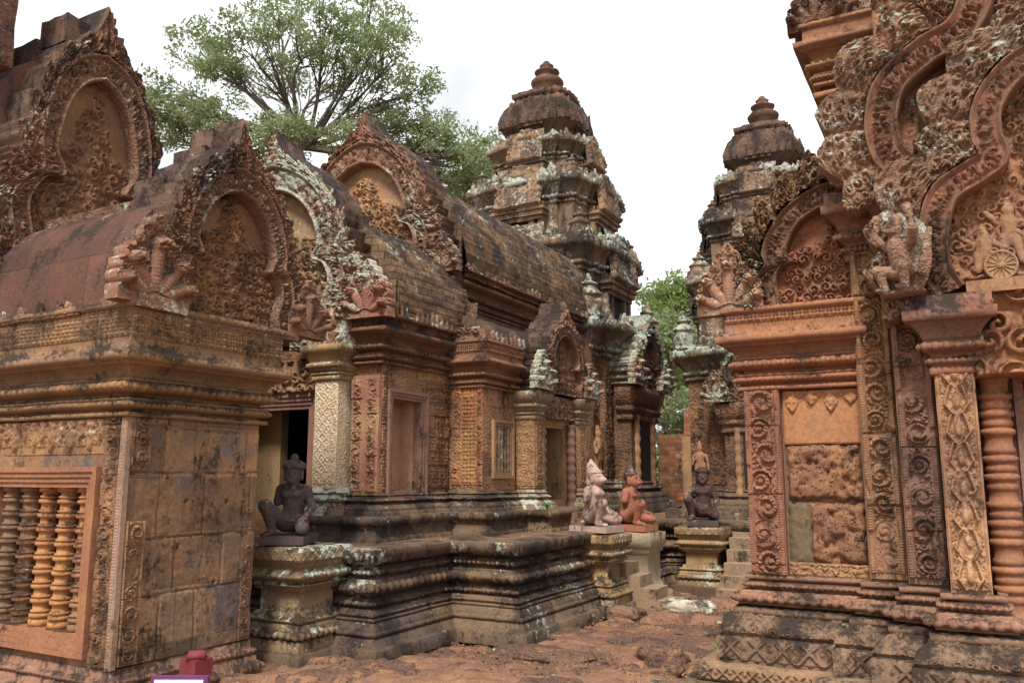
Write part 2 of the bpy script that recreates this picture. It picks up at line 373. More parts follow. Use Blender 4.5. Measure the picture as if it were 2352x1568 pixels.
def stone(name, c1, c2, dark=.5, pale=.3, ochre=.2, joints=None, carve=0, palec=(.33, .35, .285), darkc=(.022, .017, .015), up=.12, streak=.5, jm=.9, bumpk=1.0, grey=.25, wet=0):
    """weathered sandstone: two tones, black crust, pale lichen, ochre stain, block joints"""
    if 'statue' not in name: c1, c2 = [(r * .97, g_ * .98, b_ * .87) for r, g_, b_ in (c1, c2)]
    m = MT(name); nz = N(m.t, 'ShaderNodeSeparateXYZ'); m.L(m.geo.outputs['Normal'], nz.inputs[0]); upf = nz.outputs[2]
    big = m.noise(.9, 5); mid = m.noise(5, 6, .65); fine = m.noise(38, 5, .7); stk = m.noise(1, 5, .6, m.vec(4.5, 4.5, .55))
    col = m.mix(m.ramp(m.noise(1.7, 6, .6, dist=.4), .35, .65), c1, c2)
    nrm = None
    if joints:
        bk = N(m.t, 'ShaderNodeTexBrick'); m.L(m.wallvec(), bk.inputs['Vector']); bk.offset = .43
        for k_, v_ in (('Scale', 1), ('Brick Width', joints[0]), ('Row Height', joints[1]), ('Mortar Size', .006), ('Mortar Smooth', .4), ('Bias', -.1)): bk.inputs[k_].default_value = v_
        bk.inputs['Color1'].default_value = (.48, .48, .53, 1); bk.inputs['Color2'].default_value = (1.4, 1.34, 1.2, 1); bk.inputs['Mortar'].default_value = (jm, jm, jm, 1)
        col = m.mix(.8, col, bk.outputs['Color'], 'MULTIPLY')
        j = bk.outputs['Fac']; nrm = m.bump(m.math('MULTIPLY', j, -1.0), .9, .012)
    col = m.mix(m.math('MULTIPLY', m.ramp(m.noise(2.1, 4), .5, .72), grey), col, (.13, .12, .125))
    col = m.mix(m.math('MULTIPLY', m.ramp(m.math('ADD', m.math('MULTIPLY', mid, .5), m.math('MULTIPLY', big, .5)), .5, .64), ochre), col, (.40, .215, .07))
    col = m.mix(1, col, m.ramp(fine, .2, .8, .7, 1.25), 'MULTIPLY')
    # black crust: drips, blotches and tops, grainy at the edges
    dk = m.math('ADD', m.math('ADD', m.math('MULTIPLY', stk, streak), m.math('MULTIPLY', m.noise(2.6, 9, .72), 1 - streak)), m.math('MULTIPLY', upf, up))
    gr = m.noise(30, 7, .75); dk = m.math('ADD', dk, m.math('ADD', m.math('MULTIPLY', m.math('SUBTRACT', gr, .5), .42), m.math('MULTIPLY', m.math('SUBTRACT', m.noise(9, 5, .7), .5), .30)))
    col = m.mix(m.ramp(dk, .655 - .34 * dark, .80 - .34 * dark, 0, .9), col, darkc)
    # pale lichen in small crusts
    pl = m.math('ADD', m.math('MULTIPLY', m.noise(16, 9, .75), .52), m.math('MULTIPLY', m.noise(1.9, 6, .65, dist=.6), .48))
    pl = m.math('ADD', pl, m.math('MULTIPLY', upf, up * .3))
    pcol = m.mix(m.ramp(m.noise(22, 4), .35, .65), palec, tuple(min(1, c * 1.4) for c in palec))
    col = m.mix(m.ramp(pl, .635 - .225 * pale, .70 - .225 * pale, 0, .82), col, pcol)
    h = m.math('ADD', m.math('MULTIPLY', m.noise(15, 5, .6), .35), m.math('MULTIPLY', fine, .4)); nrm = m.bump(h, .6 * bumpk, .012, nrm)
    if carve:
        vo = N(m.t, 'ShaderNodeTexVoronoi', feature='SMOOTH_F1'); vo.inputs['Scale'].default_value = carve; vo.inputs['Smoothness'].default_value = .3; m.L(m.P, vo.inputs['Vector'])
        v2 = N(m.t, 'ShaderNodeTexVoronoi', feature='F1'); v2.inputs['Scale'].default_value = carve * 2.3; m.L(m.P, v2.inputs['Vector'])
        nrm = m.bump(m.math('ADD', vo.outputs['Distance'], m.math('MULTIPLY', v2.outputs['Distance'], .6)), 1.0, .42 / carve, nrm)
    return m.done(col, nrm)

R1, R2 = (.275, .145, .105), (.20, .112, .088)      # pink-red sandstone
O1, O2 = (.37, .215, .125), (.27, .145, .095)       # orange sandstone
B1, B2 = (.16, .085, .06), (.115, .066, .052)     # brown
M = {}
M['red'] = stone('red_sandstone', R1, R2, .42, .10, .25)
M['red_block'] = stone('red_sandstone_blocks', R1, O2, .38, .08, .25, joints=(.47, .36))
M['red_wall'] = stone('red_carved_wall', (.32, .18, .12), O2, .46, .14, .40, joints=(.36, .27), carve=26)
M['orange'] = stone('orange_sandstone', O1, O2, .36, .06, .35)
M['orange_carved'] = stone('orange_carved_sandstone', O1, O2, .40, .10, .3, carve=34)
M['brown'] = stone('brown_sandstone', B1, B2, .5, .12, .12)
M['brown_block'] = stone('brown_sandstone_blocks', B1, B2, .5, .2, .12, joints=(.62, .5))
M['dark_carved'] = stone('dark_lichened_carving', (.24, .12, .085), (.16, .085, .065), .58, .42, .12, carve=30, streak=.2)
M['pale_carved'] = stone('pale_lichened_carving', (.30, .155, .11), (.22, .115, .085), .46, .74, .15, carve=30, streak=.2)
M['red_carved'] = stone('red_lichened_carving', R1, R2, .44, .42, .15, carve=32, streak=.2)
M['roof_plain'] = stone('smooth_roof_sandstone', (.13, .062, .052), (.10, .052, .046), .38, .2, .03, joints=(1.9, .55), bumpk=.8, streak=.6, palec=(.23, .16, .12))
M['roof_brick'] = stone('brick_roof', (.19, .115, .08), (.12, .085, .062), .48, .3, .25, joints=(.19, .085), streak=.2, jm=.35)
M['platform'] = stone('black_crusted_platform_stone', (.19, .125, .09), (.12, .085, .068), .60, .36, .14, joints=(.75, 9), up=.0, streak=.3)
M['platform_top'] = stone('platform_paving', (.21, .12, .085), (.15, .09, .07), .36, .2, .1, joints=(.6, 9), up=0)
M['pedestal'] = stone('pedestal_sandstone', (.26, .175, .115), (.21, .145, .10), .46, .46, .3, palec=(.36, .41, .35))
M['pedestal_yellow'] = stone('yellow_pedestal_sandstone', (.34, .22, .125), (.28, .18, .105), .38, .42, .4, joints=(.4, .28))
M['tower'] = stone('tower_sandstone', (.285, .18, .13), (.185, .125, .10), .50, .42, .22, joints=(.42, .26), palec=(.33, .37, .31))
M['tower_pale'] = stone('tower_ledge_stone', (.22, .155, .12), (.165, .12, .10), .58, .62, .08, joints=(.5, .9), palec=(.30, .34, .285), up=.1)
M['tower_red'] = stone('tower_carved_body', (.25, .13, .085), (.2, .11, .075), .46, .2, .35, joints=(.5, .4), carve=24)
M['dark_top'] = stone('dark_capstone', (.165, .095, .075), (.115, .075, .062), .60, .12, .1)
M['cream'] = stone('cream_pillar_stone', (.70, .56, .45), (.62, .46, .35), .2, .1, .05, carve=40, grey=.05)
M['mauve'] = stone('mauve_doorframe_stone', (.26, .14, .12), (.22, .12, .10), .34, .05, .1)
M['interior'] = stone('darkened_interior_stone', (.11, .075, .05), (.07, .05, .036), .5, .02, .2, joints=(.6, .5))  # stone colour lowered to paint in the darkness of the rooms
M['statue_dark'] = stone('dark_statue_stone', (.10, .072, .068), (.07, .053, .05), .38, .42, .02, palec=(.17, .13, .12), grey=.1)
M['statue_pink'] = stone('pale_pink_statue_stone', (.47, .32, .265), (.40, .27, .225), .36, .22, .02, grey=.05)
M['statue_red'] = stone('red_statue_stone', (.38, .15, .09), (.31, .13, .085), .40, .04, .03, grey=.1)
M['statue_brown'] = stone('brown_statue_stone', (.11, .06, .05), (.08, .05, .045), .40, .40, .02, palec=(.25, .15, .12), grey=.1)
M['ruin'] = stone('ruined_brick', (.34, .15, .085), (.25, .115, .075), .42, .42, .3, joints=(.24, .09), palec=(.42, .36, .3))

def laterite(name, c1, c2, pore=1.0):
    m = MT(name); vo = N(m.t, 'ShaderNodeTexVoronoi', feature='SMOOTH_F1'); vo.inputs['Scale'].default_value = 34; vo.inputs['Smoothness'].default_value = .25
    m.L(m.mix(.12, m.P, m.noise(12, 3, out='Color')), vo.inputs['Vector'])
    hole = m.ramp(m.math('ADD', vo.outputs['Distance'], m.math('MULTIPLY', m.noise(14, 4), .55)), .42, .62)
    col = m.mix(m.ramp(m.noise(2.3, 6), .35, .65), c1, c2); col = m.mix(m.ramp(m.noise(5, 5), .52, .66, 0, .6), col, (.36, .19, .08))
    col = m.mix(m.ramp(m.noise(3.1, 8, .7), .56, .68, 0, .8), col, (.035, .028, .026)); col = m.mix(1, col, m.ramp(m.noise(45, 4), .2, .8, .65, 1.25), 'MULTIPLY')
    col = m.mix(m.math('MULTIPLY', m.math('SUBTRACT', 1, hole), .55), col, (.06, .032, .02))
    return m.done(col, m.bump(m.math('MULTIPLY', m.noise(50, 4), .3), .5, .01, m.bump(hole, pore, .025)))
M['laterite'] = laterite('porous_laterite', (.27, .14, .07), (.20, .10, .06))
M['laterite_dark'] = laterite('dark_laterite', (.16, .085, .058), (.105, .062, .048), .9)
def soil():
    m = MT('red_soil'); a = m.noise(.8, 7, .62); b = m.noise(11, 6, .7); c = m.noise(70, 3, .7)
    col = m.mix(m.ramp(a, .36, .62), (.285, .155, .095), (.19, .10, .066)); col = m.mix(m.ramp(b, .46, .66, 0, .75), col, (.37, .20, .105))
    col = m.mix(m.ramp(m.noise(2.2, 8, .7), .55, .66, 0, .75), col, (.085, .042, .032)); col = m.mix(m.ramp(m.noise(3.7, 6, .65), .62, .72, 0, .6), col, (.10, .085, .03))
    col = m.mix(m.ramp(m.noise(28, 3, .5), .70, .74), col, (.42, .33, .26)); col = m.mix(1, col, m.ramp(c, .2, .8, .6, 1.3), 'MULTIPLY')
    return m.done(col, m.bump(c, .6, .012, m.bump(b, .8, .05)))
M['soil'] = soil()
def plain(name, c, rough=.8, var=.2, scale=20):
    m = MT(name); m.b.inputs['Roughness'].default_value = rough
    return m.done(m.mix(1, c, m.ramp(m.noise(scale, 4), .3, .7, 1 - var, 1 + var), 'MULTIPLY'), m.bump(m.noise(scale * 2, 3), .2, .01))
M['red_paint'] = plain('dark_red_painted_wood', (.16, .03, .035), .55)
M['white_paint'] = plain('white_sign_board', (.75, .74, .76), .5, .05)
M['purple_paint'] = plain('purple_sign_edge', (.13, .04, .12), .5, .05)
M['shade_black'] = plain('painted_interior_shade', (.03, .022, .018), .95)  # near-black colour that paints the shade inside openings
M['whitewash'] = stone('flaking_whitewash', (.55, .50, .45), (.45, .38, .32), .42, .3, .1, palec=(.62, .60, .56))
def leafmat(name, c1, c2, tr=.35):
    m = MT(name); ri = m.geo.outputs['Random Per Island']
    col = m.mix(ri, c1, c2); col = m.mix(m.ramp(m.noise(.7, 3), .4, .62), col, m.mix(.5, col, (.13, .17, .05)))
    m.L(col, m.b.inputs['Base Color']); m.b.inputs['Roughness'].default_value = .55
    tl = N(m.t, 'ShaderNodeBsdfTranslucent'); m.L(col, tl.inputs[0]); mx = N(m.t, 'ShaderNodeMixShader'); mx.inputs[0].default_value = tr
    m.L(m.b.outputs[0], mx.inputs[1]); m.L(tl.outputs[0], mx.inputs[2]); m.L(mx.outputs[0], m.o.inputs[0]); return m.m
M['leaf'] = leafmat('tree_leaves', (.215, .27, .14), (.33, .40, .21), .5)
M['leaf_light'] = leafmat('pale_tree_leaves', (.2, .29, .09), (.32, .42, .14), .5)
M['leaf_small'] = leafmat('fresh_weed_leaves', (.09, .2, .05), (.15, .28, .08), .3)
M['bark'] = plain('grey_bark', (.10, .085, .07), .9, .4, 6)
# ------------------------------------------------------------------ pediments
def cat(P, n):                                    # Catmull-Rom through control points
    P = np.array(P, float); Q = np.vstack([2 * P[0] - P[1], P, 2 * P[-1] - P[-2]]); t = np.linspace(0, len(P) - 1 - 1e-6, n); i = t.astype(int); f = (t - i)[:, None]
    a, b, c, d = Q[i], Q[i + 1], Q[i + 2], Q[i + 3]
    return .5 * (2 * b + (c - a) * f + (2 * a - 5 * b + 4 * c - d) * f ** 2 + (3 * b - a - 3 * c + d) * f ** 3)
PED_P = [(0, 1), (.30, .955), (.60, .84), (.80, .68), (.86, .55), (.76, .46), (.96, .41), (1.06, .28), (.96, .13), (1.02, 0)]
PED_Q = [(0, 1.20), (.36, 1.14), (.76, .99), (1.02, .80), (1.12, .62), (1.13, .50), (1.27, .43), (1.36, .28), (1.27, .12), (1.33, 0)]
PED_R = [(0, 1.62), (.20, 1.42), (.62, 1.24), (1.02, 1.05), (1.28, .82), (1.42, .62), (1.56, .50), (1.66, .3), (1.58, .12), (1.60, 0)]
def naga_mesh():                                  # five-headed naga carved on a leaf-shaped block
    na, nr = 190, 70; A = np.linspace(-104, 104, na) * pi / 180; q = np.linspace(0, 1, nr); g = G()
    lobe = np.abs(np.sin((np.degrees(A) + 104) / 208 * pi * 13)) ** .6; Ro = (.40 + .13 * np.exp(-(A / .30) ** 2) - .05 * (np.abs(A) / 1.8) ** 2) * (.90 + .12 * lobe) * np.where(np.abs(A) > 1.62, .85, 1)
    Aa, Q = np.meshgrid(A, q); R = Q * Ro[None]; x, z = R * np.sin(Aa), .06 + R * np.cos(Aa) * 1.28; h = .05 * f_rosettes(1.0, .8, .075, 5, .3)(x + .5, z) * sm(Q, .2, .4) + .02 * np.abs(np.sin(Aa * 13 * pi / 3.63)) * sm(Q, .82, .95)
    for i, a in enumerate((-68, -35, 0, 35, 68)):
        ar = radians(a); L = (.27, .34, .45, .34, .27)[i]; ux, uz = sin(ar), cos(ar); bx_, bz = .05 * ux, .02; s = (x - bx_) * ux + (z - bz) * uz; d = np.abs((x - bx_) * uz - (z - bz) * ux); w = .050 + .018 * np.sin(np.clip(s / L, 0, 1) * pi)
        neck = np.sqrt(np.clip(1 - (d / w) ** 2, 0, 1)) * (.055 + .06 * np.clip(s / L, 0, 1)) * (s > 0) * (s < L); neck = neck + np.where(neck > .01, .0018 * np.sin(s * 190), 0)
        hd = np.hypot((s - L) / .062, d / .055); head = np.sqrt(np.clip(1 - hd ** 2, 0, 1)) * .075 + np.where(hd < 1.05, .10, 0); head = head - np.where((np.abs(s - L + .018) < .007) & (hd < .95), .05, 0)
        eye = sum(np.sqrt(np.clip(1 - ((s - L - .022) / .016) ** 2 - ((d - .026) / .016) ** 2, 0, 1)) for _ in (0,)) * .03
        h = np.maximum(h, np.maximum(neck, np.where(head > .05, head + eye, 0)))
    P = np.stack([x, -h - .03, z], -1); P = np.concatenate([P, np.stack([x[-1], 0 * x[-1] + .10, z[-1]], -1)[None]]); g.grid(P)
    bx = G().box((-.36, -.07, -.06), (.36, .10, .07), .05); g.merge(bx); return g
NAGA = naga_mesh()
def guardian_mesh():                              # rearing lion-garuda holding up a corner
    pr = [('c', (0, .03, .22), (0, -.02, .50), .095, .12), ('c', (-.1, 0, .5), (.1, 0, .5), .06, .06), ('e', (0, -.07, .67), (.085, .095, .09)), ('e', (0, -.155, .645), (.05, .05, .04)), ('e', (0, -.03, .76), (.075, .07, .07)),
          ('e', (.035, -.145, .7), (.02, .02, .02)), ('e', (-.035, -.145, .7), (.02, .02, .02)), ('e', (.08, -.04, .73), (.025, .02, .04)), ('e', (-.08, -.04, .73), (.025, .02, .04))]
    for s in (-1, 1):
        pr += [('c', (.14 * s, -.01, .52), (.24 * s, -.06, .62), .052, .042), ('c', (.24 * s, -.06, .62), (.21 * s, -.08, .80), .042, .035), ('e', (.21 * s, -.08, .83), (.045, .04, .045)),
               ('c', (.07 * s, 0, .22), (.17 * s, -.15, .26), .075, .055), ('c', (.17 * s, -.15, .26), (.13 * s, -.1, .06), .052, .04), ('e', (.13 * s, -.15, .04), (.045, .08, .035)), ('c', (.2 * s, .06, .2), (.3 * s, .07, .6), .05, .03)]
    pr += [('e', (0, .1, .4), (.3, .05, .42)), ('e', (0, 0, .0), (.26, .16, .04))]
    return surfnet(sdf(pr, .025), (-.38, -.27, -.06), (.38, .19, .93), .017)
GUARD = guardian_mesh()
def place(src, o, u, n, s, sx=1):                 # local (x right, -y out, z up) -> world
    u, n = np.array(u, float), np.array(n, float)
    return lambda v: np.array(o) + (v[:, :1] * u * sx - v[:, 1:2] * n + v[:, 2:] * V3(0, 0, 1)) * s
def pediment(parent, name, o, u, n, a, h, mats, P=PED_P, Q=PED_Q, R=PED_R, thick=.22, sides=(-1, 1), seed=0, lift=.07, fr=.06, nleaf=11, naga=.8, nagau=1.42, res=1.0, rough=.006, tymp=True, rosette=.10, apexleaf=True):
    """lobed gable: tympanum carving, banded frame, flame border and naga ends"""
    o, u, n = np.array(o, float), np.array(u, float), np.array(n, float); Z = V3(0, 0, 1); sc = np.array([a, h]); NT = int(230 * res)
    to3 = lambda U, V_, w: o + U[..., None] * u + V_[..., None] * Z + w[..., None] * n
    cP, cQ, cR = cat(P, NT) * sc, cat(Q, NT) * sc, cat(R, NT) * sc
    gb, gt, gf, gl = G(), G(), G(), G()
    rg = np.random.default_rng(seed); t = np.linspace(0, 1, NT)
    arc = np.concatenate([[0], np.cumsum(np.linalg.norm(np.diff((cP + cQ) / 2, axis=0), axis=1))]); wid = np.linalg.norm(cQ - cP, axis=1).mean()
    for sd_ in sides:
        fl = sd_ * np.dot(np.cross(u, Z), n) < 0
        # frame band
        S = np.array([0, .0, .06, .13, .17, .22, .3, .4, .5, .6, .7, .78, .83, .87, .94, 1, 1])
        B = np.array([-.14, lift * .6, lift * 1.05, lift * .9, lift * .45, lift * .5, 0, 0, 0, 0, 0, lift * .5, lift * .45, lift * 1.0, lift * 1.15, lift * .8, -.06])
        SS = np.broadcast_to(S[:, None], (len(S), NT)); AA = np.broadcast_to(arc, SS.shape)
        ros = f_rosettes(wid, arc[-1], wid * .5, seed + 5, .4)(SS * wid, AA); hh = np.where((SS > .25) & (SS < .75), lift * (.15 + 1.0 * ros), B[:, None])
        UV = cP[None] * (1 - S[:, None, None]) + cQ[None] * S[:, None, None]
        gf.grid(to3(sd_ * UV[..., 0], UV[..., 1], hh), flip=not fl)
        # flame border
        Lr = np.linspace(0, 1, max(8, int(30 * res))); ph = t * nleaf; fx = np.abs(ph - np.floor(ph) - .5) * 2          # 0 at leaf middle, 1 between leaves
        amp = (.34 + .14 * rg.random(nleaf + 2))[np.floor(ph).astype(int)]
        ext = np.where(t < .06, 1, 1.04 - amp * fx ** 1.3) * (1 - .10 * np.abs(np.sin(t * nleaf * 4 * pi)) ** 2)
        LL = Lr[:, None] * ext[None]
        UV = cQ[None] + (cR - cQ)[None] * LL[..., None]
        wr = np.linalg.norm(cR - cQ, axis=1).mean(); arcR = np.concatenate([[0], np.cumsum(np.linalg.norm(np.diff(cR, axis=0), axis=1))])
        ro = f_rosettes(arcR[-1], wr, rosette, seed + 9, .35)(np.broadcast_to(arcR, LL.shape), LL * wr)
        ro = .7 * ro + .42 * vn(np.stack([np.broadcast_to(arcR, LL.shape) * 38, LL * wr * 38, 0 * LL], -1), seed) ; hh = fr * 1.35 * (.2 + .8 * (1 - fx[None] ** 4)) * (1 - .4 * LL) * (.22 + 1.15 * ro) + .012
        gl.grid(to3(sd_ * UV[..., 0], UV[..., 1], hh), flip=not fl)
        E = np.stack([UV[-1]] * 3); EW = np.stack([hh[-1], 0 * hh[-1] - thick * .5, 0 * hh[-1] - thick])
        gb.grid(to3(sd_ * E[..., 0], E[..., 1], EW), flip=not fl)
        bk = np.stack([UV[-1], np.stack([UV[-1][:, 0] * 0, UV[-1][:, 1]], -1)]); gb.grid(to3(sd_ * bk[..., 0], bk[..., 1], 0 * bk[..., 0] - thick), flip=fl)
        # tympanum half
        if tymp:
            k = np.linspace(0, 1, int(60 * res)); UV = cP[None] * np.array([1, 0]) * k[:, None, None] + cP[None] * np.array([0, 1])
            # rows of constant height: resample the outline by height so the sheet stays single valued
            vv = np.linspace(0, h * .995, int(110 * res)); ordv = np.argsort(cP[:, 1]); uu = np.interp(vv, cP[ordv, 1], cP[ordv, 0]); U = uu[:, None] * k[None]; V_ = np.broadcast_to(vv[:, None], U.shape)
            mx = U * sd_ + a; ros = f_rosettes(2 * a, h, rosette * 1.0, seed + 31, .3)(mx, V_)
            ub = np.abs(U) / a; edge_ = np.maximum(.90 * (1 - (ub / .62) ** 2), .70 - .14 * ub); plainz = sm(V_ / h, edge_ - .02, edge_ + .05); base = -.075 - .0 * (1 - plainz)
            fig = np.exp(-((U / a) / .17) ** 2 * 2) * sm(V_ / h, .1, .2) * (1 - sm(V_ / h, .78, .86)) * (.6 + .4 * np.cos(V_ / h * 30))
            hh = base + lift * (.95 * ros * (1 - plainz) + .7 * fig * (1 - plainz)) 
            gt.grid(to3(sd_ * U, V_, hh), flip=fl)
    bo = build(name, gb, mats.get('back', M['dark_top']), parent, rough=rough)
    if tymp: build('tympanum', gt, mats['tymp'], bo, smooth=True, rough=rough * .5)
    build('arch_frame', gf, mats['frame'], bo, smooth=True, rough=rough)
    build('flame_border', gl, mats['fringe'], bo, smooth=True, rough=rough)
    if naga:
        for sd_ in sides:
            if isinstance(naga, dict) and sd_ not in naga: continue
            s = naga[sd_] if isinstance(naga, dict) else naga
            g = G().merge(NAGA, place(NAGA, o + sd_ * nagau * a * u + n * .05 + V3(0, 0, .06 * s), u, n, s))
            if np.dot(np.cross(u, Z), n) > 0: g.q = [q[:, ::-1] for q in g.q]
            build('naga_finial', g, mats.get('naga', mats['fringe']), bo, smooth=True, rough=rough)
    return bo
def flipq(g): g.q = [q[:, ::-1] for q in g.q]; return g
def guard(parent, name, o, u, n, s, mat):
    g = G().merge(GUARD, place(GUARD, o, u, n, s))
    if np.dot(np.cross(u, V3(0, 0, 1)), n) > 0: flipq(g)
    return build(name, g, mat, parent, smooth=True, rough=.008)
XU, YU, NF, NX = V3(1, 0, 0), V3(0, 1, 0), V3(0, -1, 0), V3(1, 0, 0)      # -Y faces look at the camera, +X faces recede

CORN = [(0, 0), (.05, 0), (.055, .032), (.0, .036), (.0, .058)] + roll(.06, .12, .04, .035) + [(.055, .124), (.055, .138), (.0, .142), (.0, .175)] + roll(.178, .262, .05, .06) + [(.07, .266), (.07, .284), (.03, .288)] + cyma(.295, .375, .04, .11) + [(.145, .378), (.145, .402), (.19, .405), (.195, .462), (.135, .468), (.135, .492), (.118, .496), (.118, .54)]
def cornice(parent, path, z, s=1.0, mat=None, top=.26, name='cornice', frieze=True, ds=.1, rough=.0035, bd=True, closed=False, eave=True, so=1.0, lo=False):
    """stacked cornice: fillet, bead roll, lotus roll, cyma, lip, carved frieze, eave leaves"""
    pr = [(o * so * s, z + h * s) for o, h in CORN]; T = pr[-1][1]; oT = pr[-1][0]
    if top: pr += [(oT, T + .02), (oT, T + top * s), (oT + .035 * s, T + (top + .01) * s), (oT + .035 * s, T + (top + .05) * s), (-.1, T + (top + .07) * s)]
    else: pr += [(-.1, T + .03)]
    g = sweep(G(), path, pr, ds, closed)
    if bd:
        beads(g, path, .055 * so * s, z + .09 * s, .045 * s, .06 * s, .042 * s, closed, True)
        beads(g, path, .075 * so * s, z + .22 * s, .08 * s, .085 * s, .06 * s, closed, lo)
    o = build(name, g, mat, parent, rough=rough)
    if top and frieze and not lo:
        gg = G(); p, m = mitres(path, closed)
        for i in range(len(p) - (0 if closed else 1)):
            j = (i + 1) % len(p); A = p[i] + oT * m[i]; Bq = p[j] + oT * m[j]; L = np.linalg.norm(Bq - A)
            if L < .12: continue
            d = (Bq - A) / L
            relief(gg, (A[0], A[1], T + .03 * s), (d[0], d[1], 0), (0, 0, 1), L, (top - .03) * s, f_diaper(.058, i), .026, .0065)
        build('carved_frieze', gg, mat, o, smooth=True, rough=.003)
    return o, T + (top + .05) * s

BASE = [(.17, 0), (.17, .12), (.15, .125), (.15, .15)] + cyma(.15, .30, .155, .075)[1:] + [(.06, .305), (.06, .33)] + roll(.335, .43, .05, .05) + [(.045, .44), (.045, .47), (.025, .48)] + roll(.485, .54, .02, .028) + [(.01, .55), (.01, .60), (0, .60)]
def basemould(parent, path, z, s, mat, ds=.1, rough=.004, name='base_moulding', bd=True, so=1.0, closed=False, carve=True):
    pr = [(o * so, z + h * s) for o, h in BASE]
    g = sweep(G(), path, pr, ds, closed)
    if bd:
        beads(g, path, .075 * so, z + .385 * s, .09, .085 * s, .034, closed); beads(g, path, .035 * so, z + .512 * s, .05, .05 * s, .02, closed, True)
    o = build(name, g, mat, parent, rough=rough)
    return o

# ------------------------------------------------------------------ ground
g = G()
def axis(lo, hi, f0, f1, st):                      # fine steps inside [f0,f1], growing outside
    a = list(np.arange(f0, f1, st)); x, d = f0, st
    while x > lo: d *= 1.35; x -= d; a.insert(0, x)
    x, d = a[-1], st
    while x < hi: d *= 1.35; x += d; a.append(x)
    return np.array(a)
xs, ys = axis(-300, 300, -6.6, .8, .035), axis(-60, 900, 3.2, 14, .035)
X, Y = np.meshgrid(xs, ys); P = np.stack([X, Y, 0 * X], -1)
lump = vn(P * V3(1.5, 2.6, 1) + 3, 4) * .6 + vn(P * V3(3.4, 5.0, 1), 9) * .4; z = np.where(lump > .47, sm(lump, .47, .55) * (.05 + .05 * vn(P * 6, 8)), 0) + .045 * (vn(P * .9, 2) - .5) + .018 * (vn(P * 7, 3) - .5) * sm(lump, .45, .55) + .012 * (vn(P * 16, 6) - .5)
near = np.exp(-((X + 3) ** 2 + (Y - 8) ** 2) / 90); P[..., 2] = z * near - .02
g.grid(P); tag(build('ground', g, M['soil'], smooth=True), kind='structure')
i0, i1, j0, j1 = np.searchsorted(xs, (-6.5, .7)).tolist() + np.searchsorted(ys, (3.3, 13.5)).tolist(); Q = P[j0:j1, i0:i1].copy(); B_ = v3(Q * 5, 41)[..., :2] * .22; w = vn(np.concatenate([Q[..., :2] * V3(2.0, 3.1, 1)[:2] + B_ * 2, 0 * Q[..., :1]], -1), 14) * .62 + vn(Q * V3(5.2, 7.4, 1), 17) * .38
Q[..., 2] = Q[..., 2] - .07 + .088 * sm(w, .44, .58) * (.75 + .5 * vn(Q * 4, 19)) + .02 * (vn(Q * 24, 20) - .5) + .012 * (vn(Q * 50, 21) - .5)
tag(build('laterite_paving', G().grid(Q), M['laterite_dark'], smooth=True), kind='structure')

# ------------------------------------------------------------------ raised platform
plat = thing('stone_platform', 'long black-crusted moulded stone platform carrying the whole middle hall', 'platform', (-7, 9, 0))
PP = [(-8.9, 6.26), (-4.86, 6.26), (-4.86, 7.54), (-4.09, 7.54), (-4.09, 9.32), (-4.09, 12.09), (.6, 12.09)]
pf = [(.40, 0), (.40, .12), (.385, .128), (.30, .13), (.295, .195), (.275, .198), (.275, .212), (.29, .215), (.29, .245), (.255, .248), (.255, .262)] + cyma(.264, .325, .25, .19)[1:] + [(.205, .327), (.205, .345), (.165, .348), (.165, .362), (.18, .364), (.18, .385), (.13, .388), (.13, .408), (.04, .412), (.04, .43)] + roll(.432, .482, .07, .045) + [(.075, .485), (.075, .498), (-.01, .50), (-.01, .525), (.06, .527), (.06, .54)] + roll(.542, .645, .08, .085) + [(.08, .648), (.08, .665), (.0, .667), (.0, .70)] + roll(.702, .752, .04, .045) + [(.05, .755), (.05, .768), (-.04, .77), (-.04, .80), (.10, .802), (.10, .82), (.165, .822), (.175, .92), (.16, .935), (-.2, .94)]
pf = [(o * .85, z) for o, z in pf]
g = sweep(G(), PP, pf, .09); beads(g, PP, .115, .594, .10, .10, .05, skip=.08); beads(g, PP, .065, .727, .055, .055, .03, lo=True, skip=.12); beads(g, PP, .085, .457, .055, .055, .028, lo=True, skip=.12)
build('moulded_wall', g, M['platform'], plat, rough=.005)
g = G()
for a_, b_ in (((-9.4, 6.3), (-4.86, 12)), ((-4.9, 7.56), (-4.09, 12)), ((-9.4, 12), (.6, 18.2))): g.box((*a_, .80), (*b_, .938), .25)
build('paving', g, M['platform_top'], plat, rough=.010)

# ------------------------------------------------------------------ left pavilion
M['band_brown'] = stone('brown_scroll_band_stone', (.31, .17, .105), (.21, .12, .085), .46, .12, .25, streak=.2)
LX, LY0, LY1 = -5.3, 3.97, 5.24
pav = thing('carved_pavilion', 'near left sandstone pavilion with baluster window and dark smooth vaulted roof', 'pavilion', (-6.5, 4.6, 0))
LP = [(-8.6, LY0), (LX, LY0), (LX, LY1), (LX - .5, LY1 + .0)]
bm_ = basemould(pav, LP, -.30, .95, M['red'], so=1.0)
g = G()
def wall(g, a, b, z0, z1, ds=.12):                 # flat wall face, outward to the right of a->b
    a, b = np.array(a, float), np.array(b, float); L = np.linalg.norm(b - a); k = max(1, int(L / ds)); r = max(1, int((z1 - z0) / ds))
    t = np.linspace(0, 1, k + 1); zz = np.linspace(z0, z1, r + 1); P = np.zeros((r + 1, k + 1, 3)); P[..., :2] = a + (b - a) * t[:, None]; P[..., 2] = zz[:, None]; g.grid(P); return g
